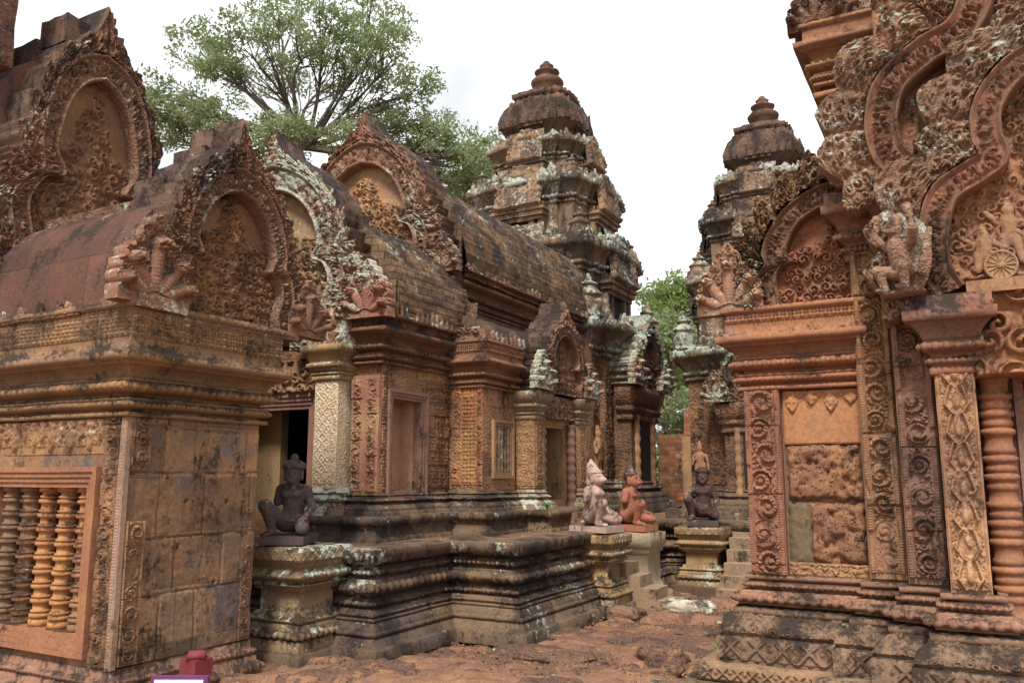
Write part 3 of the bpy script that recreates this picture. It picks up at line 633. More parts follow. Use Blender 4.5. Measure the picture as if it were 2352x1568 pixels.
relief(g, (LX, LY0 + .0, .27), (0, 1, 0), (0, 0, 1), LY1 - LY0, 1.78, f_blocks(1.3, 1.8, .42, .40, 4, ((.55, 1.13, .022), (.5, .80, .02), (.95, 1.12, .018), (.86, .5, .016))), .016, .010); wall(g, (LX, LY1), (LX - 1.2, LY1), .27, 2.06); wall(g, (-5.53, LY0), (LX, LY0), .2, 2.06); wall(g, (-8.6, LY0), (-6.92, LY0), .2, 2.06)
wall(g, (-6.92, LY0), (-5.53, LY0), .2, .36); wall(g, (-6.92, LY0), (-5.53, LY0), 1.64, 2.06); g.box((-8.6, LY0 + .34, .1), (-5.5, LY0 + .4, 2.1), .3)
build('block_wall', g, stone('patchy_block_wall', (.34, .185, .11), (.185, .125, .10), .50, .05, .3, joints=(.40, .40), grey=1.0, streak=.4), pav, rough=.007)
g = relief(G(), (-5.53 + .01, LY0, .28), (1, 0, 0), (0, 0, 1), .165, 1.76, f_scroll(.165, .14, 1), .04, .006); build('scroll_band', g, M['band_brown'], pav, smooth=True, rough=.002)
g = relief(G(), (LX, LY0 + .03, .28), (0, 1, 0), (0, 0, 1), .16, 1.0, f_scroll(.16, .14, 2), .036, .0065); build('scroll_band', g, M['band_brown'], pav, smooth=True, rough=.002)
g = relief(G(), (LX, LY0 + .03, 1.66), (0, 1, 0), (0, 0, 1), .16, .38, f_scroll(.16, .14, 12), .036, .0065); build('scroll_band', g, M['band_brown'], pav, smooth=True, rough=.002)
g = relief(G(), (LX, LY1 - .14, .28), (0, 1, 0), (0, 0, 1), .12, 1.06, f_scroll(.12, .11, 3), .034, .0065); build('scroll_band', g, M['band_brown'], pav, smooth=True, rough=.002)
g = G().box((-5.345, LY0 - .02, .27), (LX + .018, LY0 + .022, 2.03), .2); relief(g, (-5.342, LY0 - .02, .28), (1, 0, 0), (0, 0, 1), .055, 1.74, lambda S, T: np.where(np.abs(S - .0275) < .012, .3 + .7 * np.abs(np.sin(T * pi / .022)), .5), .010, .0055); build('corner_post', g, stone('pale_corner_post', (.34, .22, .18), (.27, .17, .135), .34, .16, .1), pav, rough=.004)
g = relief(G(), (-6.9, LY0, 1.745), (1, 0, 0), (0, 0, 1), 1.36, .27, lambda S, T: np.maximum(f_pendant(.115, .26, 4)(S, T), .45 * f_rosettes(1.36, .27, .05, 7)(S, T) * (T > .07)), .034, .0065); build('garland_frieze', g, stone('garland_frieze_stone', O1, B1, .48, .25, .2), pav, smooth=True, rough=.002)
# window
def frame_rect(g, x0, x1, z0, z1, y, w, n, d=.05):  # stepped frame on a -Y face: n nested steps going inwards
    for k in range(n):
        a = w * k / n; b = w * (k + 1) / n; o = d * (1 - k / n)
        for (xa, xb, za, zb) in ((x0 + a, x1 - a, z1 - b, z1 - a), (x0 + a, x1 - a, z0 + a, z0 + b), (x0 + a, x0 + b, z0 + b, z1 - b), (x1 - b, x1 - a, z0 + b, z1 - b)): g.box((xa, y - o, za), (xb, y + .12, zb), .15)
    return g
win = build('baluster_window', frame_rect(G(), -6.97, -5.54, .33, 1.66, LY0, .15, 4, .055), stone('window_frame_stone', (.34, .155, .095), (.27, .12, .08), .3, .04, .2), pav, rough=.003)
bal = []
prof = [(.05, 0), (.088, .0), (.088, .05)]
zz = .05
for k in range(9):
    prof += [(.066, zz + .005), (.066, zz + .012), (.086, zz + .02), (.088, zz + .034), (.086, zz + .046), (.068, zz + .05), (.068, zz + .056), (.08, zz + .062), (.08, zz + .074), (.066, zz + .08), (.066, zz + .113)]; zz += .113
prof += [(.088, 1.06), (.088, 1.10)]; prof = [(r, z * 1.03 / 1.1) for r, z in prof]
for k, xk in enumerate((-6.74, -6.505, -6.27, -6.035, -5.80)):
    mt = stone('baluster_stone', *(((.42, .20, .09), (.36, .16, .085)) if k in (3, 2) else ((.17, .11, .075), (.33, .15, .085))), .36 if k > 1 else .5, .04, .3, streak=.4)
    build('baluster', G().lathe(prof, (xk, LY0 + .10, .48), 20), mt, win, smooth=False, rough=.003)
build('window_recess', wall(G(), (-6.95, LY0 + .26), (-5.5, LY0 + .26), .3, 1.7), M['interior'], win)
CM = stone('pavilion_cornice_stone', (.29, .165, .095), (.19, .115, .08), .53, .14, .25, streak=.3)
co, zt = cornice(pav, LP, 2.02, .98, CM, top=.25, ds=.08)
LPo = [(-8.6, LY0 - .12), (LX + .1, LY0 - .12), (LX + .1, LY1 + .12)]
g = petals(sweep(G(), [(-8.6, LY0 - .12), (-5.75, LY0 - .12)], [(-.05, 2.78), (.025, 2.78), (.025, 2.81), (-.05, 2.82)]), [(-8.6, LY0 - .12), (-5.75, LY0 - .12)], 0, 2.80, .13, .12, .035, skip=.45); build('eave_leaf_row', g, M['dark_carved'], pav, smooth=True, rough=.012)
# vaulted roof (half seen)
def vault(g, x0, x1, y0, y1, z0, z1, ds=.07, axis_='x', course=0, po=.75, pz=.85, depth=.03):
    n = 121 if course else 41; t = np.linspace(0, pi, n); yy = (y0 + y1) / 2 - (y1 - y0) / 2 * np.sign(np.cos(t)) * np.abs(np.cos(t)) ** po; zz_ = z0 + (z1 - z0) * np.abs(np.sin(t)) ** pz
    k = max(2, int(abs(x1 - x0) / ds)); xx = np.linspace(x0, x1, k + 1); off = 0 * t
    arc = np.concatenate([[0], np.cumsum(np.hypot(np.diff(yy), np.diff(zz_)))])
    if course: fr = arc / course - np.floor(arc / course); off = depth * (.5 - fr)[:, None] * np.ones(k + 1) + depth * 1.2 * (vn(np.stack(np.broadcast_arrays(np.floor(arc / course)[:, None], xx[None] / .16, np.zeros((n, k + 1))), -1), 5) - .5)
    else: off = np.zeros((n, k + 1))
    ny, nz = np.gradient(zz_), -np.gradient(yy); l = np.hypot(ny, nz) + 1e-9; ny, nz = -ny / l, -nz / l
    P = np.zeros((n, k + 1, 3)); yv, zv = yy[:, None] + ny[:, None] * off, zz_[:, None] + nz[:, None] * off
    if axis_ == 'x': P[..., 0] = xx; P[..., 1] = yv
    else: P[..., 1] = xx; P[..., 0] = yv
    P[..., 2] = zv; g.grid(P, flip=(axis_ != 'x'))
    for e in (0, k):                               # close the two ends
        Q = np.stack([P[:, e], P[:, e] * 1]); Q[1, :, 2] = z0 - .05; g.grid(Q)
    for e in (0, -1):                              # thickness along the eaves
        Q = np.stack([P[e], P[e] - V3(0, 0, .09)]); g.grid(Q)
    return g
g = vault(G(), -7.25, LX - .14, LY0 - .06, 5.72, 2.82, 3.86); build('vaulted_roof', g, M['roof_plain'], pav, smooth=True, rough=.012)
g = G().box((-7.2, 4.36, 3.72), (-5.62, 4.46, 3.86), .1); build('ridge_moulding', g, M['dark_carved'], pav, rough=.008)
for a_, b_ in (((-5.86, 4.30, 3.68), (-5.5, 4.72, 3.98)), ((-5.78, 4.42, 3.9), (-5.32, 5.1, 4.12)), ((-5.75, 4.56, 4.1), (-5.36, 5.06, 4.30)), ((-5.62, 4.62, 4.28), (-5.34, 5.02, 4.47))):
    build('ridge_block', G().box(a_, b_, .07), M['dark_top'], pav, rough=.022)
PM = dict(tymp=stone('gable_carving', (.28, .145, .09), (.19, .10, .07), .46, .10, .35, streak=.5), frame=M['red_carved'], fringe=M['dark_carved'], back=M['dark_top'], naga=stone('naga_stone', (.31, .16, .12), (.22, .115, .085), .46, .36, .1, streak=.2))
LA, LH = .48, 1.12
def scaleR(R, au, av): return [(x * au, v * av) for x, v in R]
pediment(pav, 'front_gable', (LX + .03, 4.84, 2.83), YU, NX, LA, LH, PM, seed=3, thick=.3, R=[(0, 1.60), (.18, 1.40), (.62, 1.25), (1.05, 1.08), (1.32, .85), (1.5, .64), (1.62, .50), (1.78, .3), (1.7, .12), (1.72, 0)], naga={-1: .86, 1: .66}, nagau=1.72, lift=.075, fr=.055, rosette=.085, res=1.25, rough=.004)
g = G().box((LX - .25, 3.86, 2.80), (LX + .16, 4.3, 2.90), .08).box((LX - .1, 4.3, 2.77), (LX + .13, 5.55, 2.85), .1); beads(g, [(LX + .13, 4.35), (LX + .13, 5.5)], 0, 2.81, .07, .05, .02); build('gable_sill', g, M['red_carved'], pav, rough=.012)
# taller gable over the main room behind the porch roof
BX = -7.2
pediment(pav, 'tall_gable', (BX, 4.82, 3.28), YU, NX, .62, 2.12, PM, seed=8, thick=.5, P=[(0, 1), (.28, .95), (.5, .85), (.62, .72), (.66, .6), (.5, .5), (.8, .46), (1.0, .34), (.9, .16), (1.0, 0)], Q=[(0, 1.13), (.36, 1.09), (.68, .98), (.88, .8), (.94, .62), (.9, .5), (1.1, .44), (1.3, .32), (1.2, .14), (1.3, 0)],
         R=[(0, 1.38), (.2, 1.24), (.6, 1.12), (.95, .95), (1.2, .76), (1.32, .58), (1.42, .48), (1.6, .3), (1.5, .12), (1.55, 0)], naga=0, lift=.08, fr=.06, rosette=.115, res=1.2, rough=.005)
for k, (a_, b_) in enumerate((((BX - .55, 4.5, 5.72), (BX - .12, 5.1, 6.02)), ((BX - 1.0, 4.45, 5.5), (BX - .5, 5.1, 5.8)), ((BX - 1.7, 4.4, 5.25), (BX - .9, 5.15, 5.58)))):
    build('ridge_block', G().box(a_, b_, .1), M['dark_top'], pav, rough=.03)
g = vault(G(), -9.2, BX - .3, 3.75, 5.9, 3.5, 5.6); build('upper_roof', g, M['roof_plain'], pav, smooth=True, rough=.012)
UP = [(-9.2, 3.93), (BX - .06, 3.93), (BX - .06, 5.7)]
cornice(pav, UP, 2.78, .8, CM, top=.12)
g = G(); wall(g, (-9.2, 3.93), (BX - .06, 3.93), 2.6, 3.0); wall(g, (BX - .06, 3.93), (BX - .06, 5.7), 2.6, 3.3); build('upper_wall', g, M['dark_carved'], pav, rough=.01)

g = relief(G(), (-9.2, 3.80, 5.28), (1, 0, 0), (0, 0, 1), 1.86, 2.2, lambda S, T: f_rosettes(1.86, 2.2, .2, 15)(S, T) * np.where(S > 1.75 + .07 * np.sin(T * 22), -1, 1), .08, .016); g.box((-9.2, 3.82, 5.28), (-7.45, 4.1, 7.3), .2); build('side_gable', g, M['dark_carved'], pav, smooth=True, rough=.012)
# ------------------------------------------------------------------ middle hall
hall = thing('temple_hall', 'middle hall with brick roof, two stepped carved gables and a cream door pillar', 'hall', (-7, 9, .94))
HX, HY = -5.45, 7.1; Zp = .935
PL = [(-6.2, 7.2), (-6.2, 6.78), (-5.22, 6.78), (-5.22, 8.2), (-4.72, 8.2), (-4.72, 9.05), (-4.42, 9.05), (-4.42, 11.1), (-5.2, 11.1), (-5.2, 12.6)]
sp = [(.06, Zp - .01), (.06, Zp + .03), (.02, Zp + .05), (0, Zp + .12), (.03, Zp + .17), (.05, Zp + .175), (.05, Zp + .25), (-.3, Zp + .26)]
g = sweep(G(), PL, sp, .09); build('stepped_plinth', g, M['platform'], hall, rough=.006)
WP = [(-5.96, HY), (HX, HY), (HX, 8.45), (-4.98, 8.45), (-4.98, 9.25), (-4.8, 9.25), (-4.8, 9.62)]
g = G()
for a_, b_, z_ in (((-5.86, 7.14), (HX, 7.14), 2.95), ((HX, HY + .02), (HX, 7.25), 2.95), ((HX, 7.93), (HX, 8.45), 3.1), ((HX, 8.45), (-4.98, 8.45), 2.9), ((-4.98, 8.45), (-4.98, 8.69), 2.9), ((-4.98, 9.14), (-4.98, 9.25), 2.9)): wall(g, a_, b_, Zp + .2, z_)
wall(g, (HX, 7.25), (HX, 7.93), Zp + .2, 1.36); wall(g, (HX, 7.25), (HX, 7.93), 2.46, 2.95); wall(g, (-4.98, 8.69), (-4.98, 9.14), Zp + .2, 1.6); wall(g, (-4.98, 8.69), (-4.98, 9.14), 2.22, 2.9)
wall(g, (-8.6, 7.16), (-5.8, 7.16), 2.88, 3.5); g.box((-8.6, 7.17, 2.88), (-5.8, 7.3, 3.5), .3)
build('carved_block_wall', g, M['red_wall'], hall, rough=.005)
g = G(); wall(g, (-4.98, 11), (-5.5, 11), Zp + .2, 2.9); wall(g, (-5.5, 11), (-5.5, 13), Zp + .2, 3.9); build('rear_wall', g, M['red_wall'], hall, rough=.005)
basemould(hall, [(-6.0, HY), (HX, HY), (HX, 8.45), (-4.98, 8.45), (-4.98, 9.3)], Zp + .24, .42, M['platform'], so=.95)
g = G(); relief(g, (-5.80, HY - .02, 1.42), (1, 0, 0), (0, 0, 1), .15, 1.2, f_scroll(.15, .17, 21), .05, .009); relief(g, (-5.60, HY - .02, 1.42), (1, 0, 0), (0, 0, 1), .15, 1.2, f_scroll(.15, .17, 22), .05, .009); g.box((-5.81, HY - .018, 1.4), (HX, HY + .05, 2.66), .12)
build('scroll_pilaster', g, stone('scroll_pilaster_stone', (.30, .14, .11), (.40, .25, .14), .36, .3, .3), hall, smooth=True, rough=.004)
g = relief(G(), (HX, 7.14, 1.42), (0, 1, 0), (0, 0, 1), .10, 1.3, f_diaper(.07, 3), .022, .008); build('flower_band', g, M['red_wall'], hall, smooth=True, rough=.003)
bf = f_blocks(.47, 1.4, .24, .27, 8); df = f_diaper(.08, 5); g = relief(G(), (HX, 7.97, 1.45), (0, 1, 0), (0, 0, 1), .47, 1.4, lambda S, T: bf(S, T) + .6 * df(S, T), .024, .009); build('carved_wall_face', g, M['red_wall'], hall, smooth=True, rough=.003)
# cream pillar beside the door, with base and capital
g = G().box((-6.2, 6.93, 1.46), (-5.88, 7.2, 2.62), .1)
pil = build('door_pillar', g, M['cream'], hall, rough=.004)
g = relief(G(), (-6.185, 6.93, 1.5), (1, 0, 0), (0, 0, 1), .20, 1.1, f_lozenge(.11, 3), .009, .007); relief(g, (-5.975, 6.93, 1.5), (1, 0, 0), (0, 0, 1), .085, 1.1, f_rosettes(.085, 1.1, .05, 3), .014, .007); build('pillar_carving', g, M['cream'], pil, smooth=True, rough=.002)
SQ = [(-6.2, 7.3), (-6.2, 6.93), (-5.88, 6.93), (-5.88, 7.3)]
basemould(pil, SQ, 1.12, .58, M['pedestal'], so=.8)
g = sweep(G(), SQ, [(0, 2.6), (.03, 2.61), (.03, 2.65)] + roll(2.66, 2.70, .01, .03) + [(.02, 2.71), (.05, 2.72)] + roll(2.73, 2.81, .04, .04) + [(.05, 2.82), (.07, 2.86), (.10, 2.90), (.13, 2.93), (.13, 2.99), (-.1, 3.0)], .08); beads(g, SQ, .06, 2.77, .06, .06, .025); build('pillar_capital', g, M['pedestal_yellow'], pil, rough=.006)
# doorway
dw = build('doorway', frame_rect(G(), -7.75, -6.33, 1.1, 2.52, 7.2, .18, 4, .07), M['mauve'], hall, rough=.004)
g = G().lathe([(.06, 0)] + [(.045 + (.018 if (k % 5 in (0, 1)) else (.008 if k % 5 == 2 else 0)), .03 * k) for k in range(1, 50)] + [(.05, 1.5)], (-6.27, 7.15, 1.1), 12); build('colonnette', g, M['mauve'], dw, rough=.003)
g = relief(G(), (-7.8, 7.13, 2.52), (1, 0, 0), (0, 0, 1), 1.58, .38, f_rosettes(1.58, .38, .16, 41), .07, .011); g.box((-7.8, 7.13, 2.52), (-6.2, 7.3, 2.9), .15); build('lintel', g, M['orange_carved'], dw, smooth=True, rough=.005)
g = G().box((-7.75, 7.5, 1.0), (-7.22, 7.62, 2.5), .3); build('inner_jamb', g, stone('ochre_inner_jamb', (.36, .23, .12), (.24, .15, .085), .4, .04, .3, streak=.7), dw, rough=.004)
g = G().box((-6.75, 7.9, 1.0), (-6.58, 8.3, 2.5), .3).box((-7.35, 8.3, 1.0), (-6.9, 8.45, 2.5), .3); build('inner_pier', g, M['interior'], dw, rough=.004)
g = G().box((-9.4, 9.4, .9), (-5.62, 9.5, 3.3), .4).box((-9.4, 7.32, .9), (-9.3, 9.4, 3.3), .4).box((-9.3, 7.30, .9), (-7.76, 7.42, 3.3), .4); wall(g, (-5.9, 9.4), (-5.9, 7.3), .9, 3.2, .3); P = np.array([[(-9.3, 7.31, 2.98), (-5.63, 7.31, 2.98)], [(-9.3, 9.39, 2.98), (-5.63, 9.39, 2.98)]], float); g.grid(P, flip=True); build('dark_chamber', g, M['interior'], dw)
OS = stone('orange_step_stone', (.46, .26, .13), (.38, .2, .11), .3, .05, .3)
for k in range(5): build('door_step', G().box((-7.9, 6.36 + .16 * k, Zp - .02), (-6.21, 6.56 + .16 * k + .16, Zp + .05 * (k + 1)), .12), OS, hall, rough=.010)
# side window on the +X wall (plain recess)
def frame_side(g, y0, y1, z0, z1, x, w, n, d=.05):
    for k in range(n):
        a = w * k / n; b = w * (k + 1) / n; o = d * (1 - k / n)
        for (ya, yb, za, zb) in ((y0 + a, y1 - a, z1 - b, z1 - a), (y0 + a, y1 - a, z0 + a, z0 + b), (y0 + a, y0 + b, z0 + b, z1 - b), (y1 - b, y1 - a, z0 + b, z1 - b)): g.box((x - .1, ya, za), (x + o, yb, zb), .15)
    return g
sw = build('side_window', frame_side(G(), 7.22, 7.96, 1.34, 2.52, HX, .10, 3, .045), M['mauve'], hall, rough=.004)
g = G().box((HX - .36, 7.31, 1.42), (HX - .30, 7.9, 2.45), .1); g.box((HX - .3, 7.87, 1.42), (HX - .02, 7.93, 2.45), .1).box((HX - .3, 7.26, 1.42), (HX - .02, 7.315, 2.45), .1).box((HX - .3, 7.3, 1.36), (HX - .02, 7.9, 1.435), .1).box((HX - .3, 7.3, 2.43), (HX - .02, 7.9, 2.47), .1)
build('window_recess', g, stone('smooth_pink_recess', (.58, .34, .25), (.50, .28, .20), .2, .02, .15, streak=.6), sw, rough=.004)
# corner piers of the side room
g = G(); relief(g, (-5.40, 8.45, 1.48), (1, 0, 0), (0, 0, 1), .13, 1.2, f_scroll(.13, .13, 31), .03, .01); relief(g, (-5.26, 8.45, 1.48), (1, 0, 0), (0, 0, 1), .20, 1.2, f_diaper(.09, 7), .02, .008); relief(g, (-5.06, 8.45, 1.48), (1, 0, 0), (0, 0, 1), .08, 1.2, f_scroll(.08, .08, 32), .03, .008)
build('carved_pier', g, stone('orange_pier_stone', O1, (.33, .13, .085), .36, .1, .6, joints=(.5, .36), carve=34), hall, smooth=True, rough=.004)
g = G()
for z_ in (1.5, 1.62, 1.74, 1.86, 1.98, 2.1): g.box((-5.0, 8.7, z_), (-4.95, 9.13, z_ + .03), .2)
bw = build('small_window', frame_side(G(), 8.66, 9.18, 1.56, 2.26, -4.98, .07, 2, .035), M['orange'], hall, rough=.003)
for k in range(5): build('baluster', G().lathe([(.03 + .008 * (j % 3 != 0), .035 * j) for j in range(18)], (-5.0, 8.76 + .078 * k, 1.62), 8), M['pedestal'], bw, rough=.002)
build('window_recess', G().box((-5.16, 8.7, 1.6), (-5.1, 9.16, 2.24), .3), M['shade_black'], bw)  # near-black panel paints the shade behind the balusters
# side porch doorway on +X
SPX = -4.72
for nm, y0, y1 in (('porch_pilaster', 9.28, 9.55), ('porch_pilaster', 10.62, 10.9)):
    g = G().box((SPX - .3, y0, 1.44), (SPX, y1, 2.3), .1); relief(g, (SPX - .27, y0, 1.46), (1, 0, 0), (0, 0, 1), .25, .84, f_rosettes(.25, .84, .09, 2), .016, .01); relief(g, (SPX, y0 + .02, 1.46), (0, 1, 0), (0, 0, 1), .23, .84, f_scroll(.23, .13, 2), .02, .01)
    pp = build(nm, g, M['orange_carved'], hall, smooth=True, rough=.004); sq = [(SPX - .3, y0), (SPX, y0), (SPX, y1), (SPX - .3, y1)]
    basemould(pp, sq, Zp + .24, .42, M['pedestal'], so=.7)
    g = sweep(G(), sq, [(0, 2.28), (.025, 2.29), (.025, 2.33)] + roll(2.34, 2.38, .01, .03) + [(.015, 2.4), (.04, 2.41)] + roll(2.42, 2.49, .03, .035) + [(.05, 2.5), (.09, 2.56), (.10, 2.64), (-.1, 2.65)], .08); build('pilaster_capital', g, M['pedestal'], pp, rough=.006)
sd_ = build('porch_doorway', frame_side(G(), 9.62, 10.55, 1.16, 2.34, SPX - .16, .12, 3, .05), M['orange'], hall, rough=.004)
for y_ in (9.62, 10.52): build('colonnette', G().lathe([(.05 + .014 * (j % 4 in (0, 1)), .03 * j) for j in range(38)], (SPX - .07, y_, 1.17), 12), M['mauve'], sd_, rough=.003)
g = G().box((SPX - .9, 10.42, 1.16), (SPX - .2, 10.5, 2.3), .15); build('inner_jamb', g, stone('pale_inner_jamb', (.42, .28, .16), (.30, .19, .11), .34, .05, .4, streak=.8), sd_, rough=.004)
g = G().box((SPX - 1.0, 9.6, 1.1), (SPX - .95, 10.55, 2.4), .3); build('dark_chamber', g, M['shade_black'], sd_)  # near-black back panel, shade of the room put into its colour
g = relief(G(), (SPX - .08, 9.5, 2.32), (0, 1, 0), (0, 0, 1), 1.16, .30, f_rosettes(1.16, .3, .14, 51), .06, .012); g.box((SPX - .3, 9.5, 2.32), (SPX - .08, 10.66, 2.64), .15); build('lintel', g, M['red_carved'], sd_, smooth=True, rough=.005)
PMs = dict(tymp=M['red'], frame=M['red_carved'], fringe=M['red_carved'], back=M['dark_top'], naga=M['pale_carved'])
pediment(hall, 'porch_gable', (SPX + .04, 10.08, 2.66), YU, NX, .46, .78, PMs, seed=12, thick=.35, naga=.62, nagau=1.65, lift=.06, fr=.045, rosette=.085, rough=.004)
g = vault(G(), SPX, -5.6, 9.5, 10.66, 2.75, 3.3); build('porch_vault', g, M['dark_top'], hall, smooth=True, rough=.02)
# lower cornices
CB = stone('black_cornice_stone', (.20, .095, .065), (.13, .075, .055), .58, .2, .1, streak=.3)
co, zt = cornice(hall, [(-5.85, HY), (HX, HY), (HX, 8.5)], 2.78, .82, CB, top=.1, frieze=False)
petals(g := sweep(G(), [(HX + .14, 7.0), (HX + .14, 8.5)], [(-.05, 3.27), (.025, 3.27), (.025, 3.31), (-.05, 3.32)]), [(HX + .14, 7.0), (HX + .14, 8.5)], 0, 3.30, .13, .10, .035, skip=.1); build('eave_leaf_row', g, stone('lichened_leaf_stone', (.2, .1, .07), (.12, .07, .05), .5, .6, .05), hall, smooth=True, rough=.005)
co, zt = cornice(hall, [(-5.42, 8.45), (-4.98, 8.45), (-4.98, 9.3)], 2.62, .72, stone('side_cornice_stone', (.27, .13, .09), (.2, .1, .07), .46, .2, .2), top=.2)
g = relief(G(), (-5.45, 8.40, 3.16), (1, 0, 0), (0, 0, 1), .5, .2, f_rosettes(.5, .2, .12, 61), .05, .012); g.box((-5.45, 8.40, 3.14), (-4.93, 9.3, 3.32), .1); petals(g, [(-4.92, 8.5), (-4.92, 9.4)], 0, 3.2, .14, .12, .04); build('parapet_carving', g, M['red_carved'], hall, smooth=True, rough=.012)
g = vault(G(), 8.5, 11.1, -6.2, -4.9, 3.15, 3.55, axis_='y'); build('aisle_roof', g, M['dark_top'], hall, smooth=True, rough=.02)
g = G(); wall(g, (-8.4, 8.72), (-5.6, 8.72), 3.3, 3.9); wall(g, (-5.6, 8.72), (-5.6, 13), 3.3, 3.9); build('clerestory_wall', g, M['brown_block'], hall, rough=.01)
g = relief(G(), (-5.52, 8.62, 3.28), (1, 0, 0), (0, 0, 1), .34, .42, lambda S, T: f_rosettes(.34, .42, .12, 71)(S, T) * (np.hypot(S - .02, T * .8) < .34), .06, .012); build('leaning_antefix', g, M['red_carved'], hall, smooth=True, rough=.01)
co, zt = cornice(hall, [(-6.3, 8.72), (-5.62, 8.72), (-5.62, 12.9)], 3.72, .74, CB, top=.12, frieze=False)
# porch roof and nave roof
g = vault(G(), 7.2, 8.75, -8.68, -5.30, 3.36, 4.72, axis_='y', course=.085, po=1.0, pz=.95); build('porch_roof', g, M['roof_brick'], hall, rough=.014)
g = vault(G(), 8.82, 13.1, -8.50, -5.47, 4.20, 5.72, axis_='y', course=.085, po=.95, pz=.92); build('nave_roof', g, M['roof_brick'], hall, rough=.016)
petals(g := sweep(G(), [(-5.45, 8.8), (-5.45, 12.9)], [(-.05, 4.17), (.025, 4.17), (.025, 4.21), (-.05, 4.22)]), [(-5.45, 8.8), (-5.45, 12.9)], 0, 4.2, .10, .12, .03, skip=.4); build('eave_leaf_row', g, M['dark_carved'], hall, smooth=True, rough=.012)
PG = dict(tymp=stone('porch_gable_carving', (.30, .19, .11), (.22, .13, .085), .40, .34, .4), frame=M['pale_carved'], fringe=M['pale_carved'], back=M['dark_top'], naga=stone('lichened_naga', (.30, .135, .10), (.26, .12, .09), .26, .62, .05))
RG = [(0, 1.45), (.16, 1.30), (.55, 1.17), (.95, 1.0), (1.25, .80), (1.42, .60), (1.55, .49), (1.7, .3), (1.6, .12), (1.62, 0)]
pediment(hall, 'front_gable', (-7.0, 7.0, 3.25), XU, NF, .86, 1.66, PG, R=RG, seed=21, thick=.4, naga={1: .8, -1: .8}, nagau=1.72, lift=.085, fr=.07, rosette=.115, res=1.2, rough=.005, nleaf=12)
PG2 = dict(tymp=M['orange'], frame=M['red_carved'], fringe=stone('gable_flame_stone', R1, R2, .36, .3, .1, carve=28, streak=.2), back=M['dark_top'], naga=M['pale_carved'])
pediment(hall, 'upper_gable', (-7.0, 8.62, 4.12), XU, NF, .84, 1.68, PG2, R=RG, seed=22, thick=.45, naga={1: .6, -1: .6}, nagau=1.65, lift=.085, fr=.07, rosette=.115, res=1.2, rough=.005, nleaf=12)
# door head block under the front gable: carved corner block with naga relief
g = relief(G(), (-6.55, 6.9, 2.98), (1, 0, 0), (0, 0, 1), .75, .42, f_rosettes(.75, .42, .2, 81), .07, .012); g.box((-6.6, 6.9, 2.97), (-5.78, 7.3, 3.4), .1); build('corner_block', g, M['pale_carved'], hall, smooth=True, rough=.005)

# ------------------------------------------------------------------ towers
def redent(c, a):                                  # stepped square plan, counter-clockwise
    q = [(.62, -1), (.62, -.93), (.9, -.93)]; q = [(.42, -1.06), (.42, -1), (.66, -1), (.66, -.93), (.93, -.93), (.93, -.66), (1, -.66), (1, -.42), (1.06, -.42)]
    out = []
    for k in range(4):
        ca, sa = [(1, 0), (0, 1), (-1, 0), (0, -1)][k]
        for x, y in q: out.append((c[0] + a * (x * ca - y * sa), c[1] + a * (x * sa + y * ca)))
    return out
def antefix_mesh():                                # little pointed model shrine for tier corners
    pr = [('c', (0, 0, 0), (0, 0, .3), .17, .16), ('c', (0, 0, .3), (0, 0, .62), .13, .03), ('e', (0, 0, .33), (.2, .2, .05)), ('e', (0, 0, .48), (.14, .14, .035)), ('e', (0, -.14, .17), (.09, .06, .13)), ('e', (0, .14, .17), (.09, .06, .13)), ('e', (.14, 0, .17), (.06, .09, .13)), ('e', (-.14, 0, .17), (.06, .09, .13)), ('e', (0, 0, .02), (.21, .21, .05))]
    return surfnet(sdf(pr, .02), (-.28, -.28, -.06), (.28, .28, .7), .024)
ANTE = antefix_mesh()
def niche_fn(W_, H_, seed):                        # blunt flame-shaped false niche
    ro = f_rosettes(W_, H_, W_ * .2, seed, .35)
    def f(S, T):
        x = abs(S / W_ - .5) * 2; y = T / H_; edge = np.sqrt(np.clip(1 - (np.clip(y - .15, 0, 1) / .85) ** 2.2, 0, 1)) * (1 - .06 * np.cos(y * 40))
        inn = (x < edge * .5) & (y > .1) & (y < .72); band = (x < edge * .68) & (y < .82)
        return np.where(x > edge, -.35, np.where(inn, .2 + .3 * ro(S, T), np.where(band, .85, .45 + .65 * ro(S, T))))
    return f
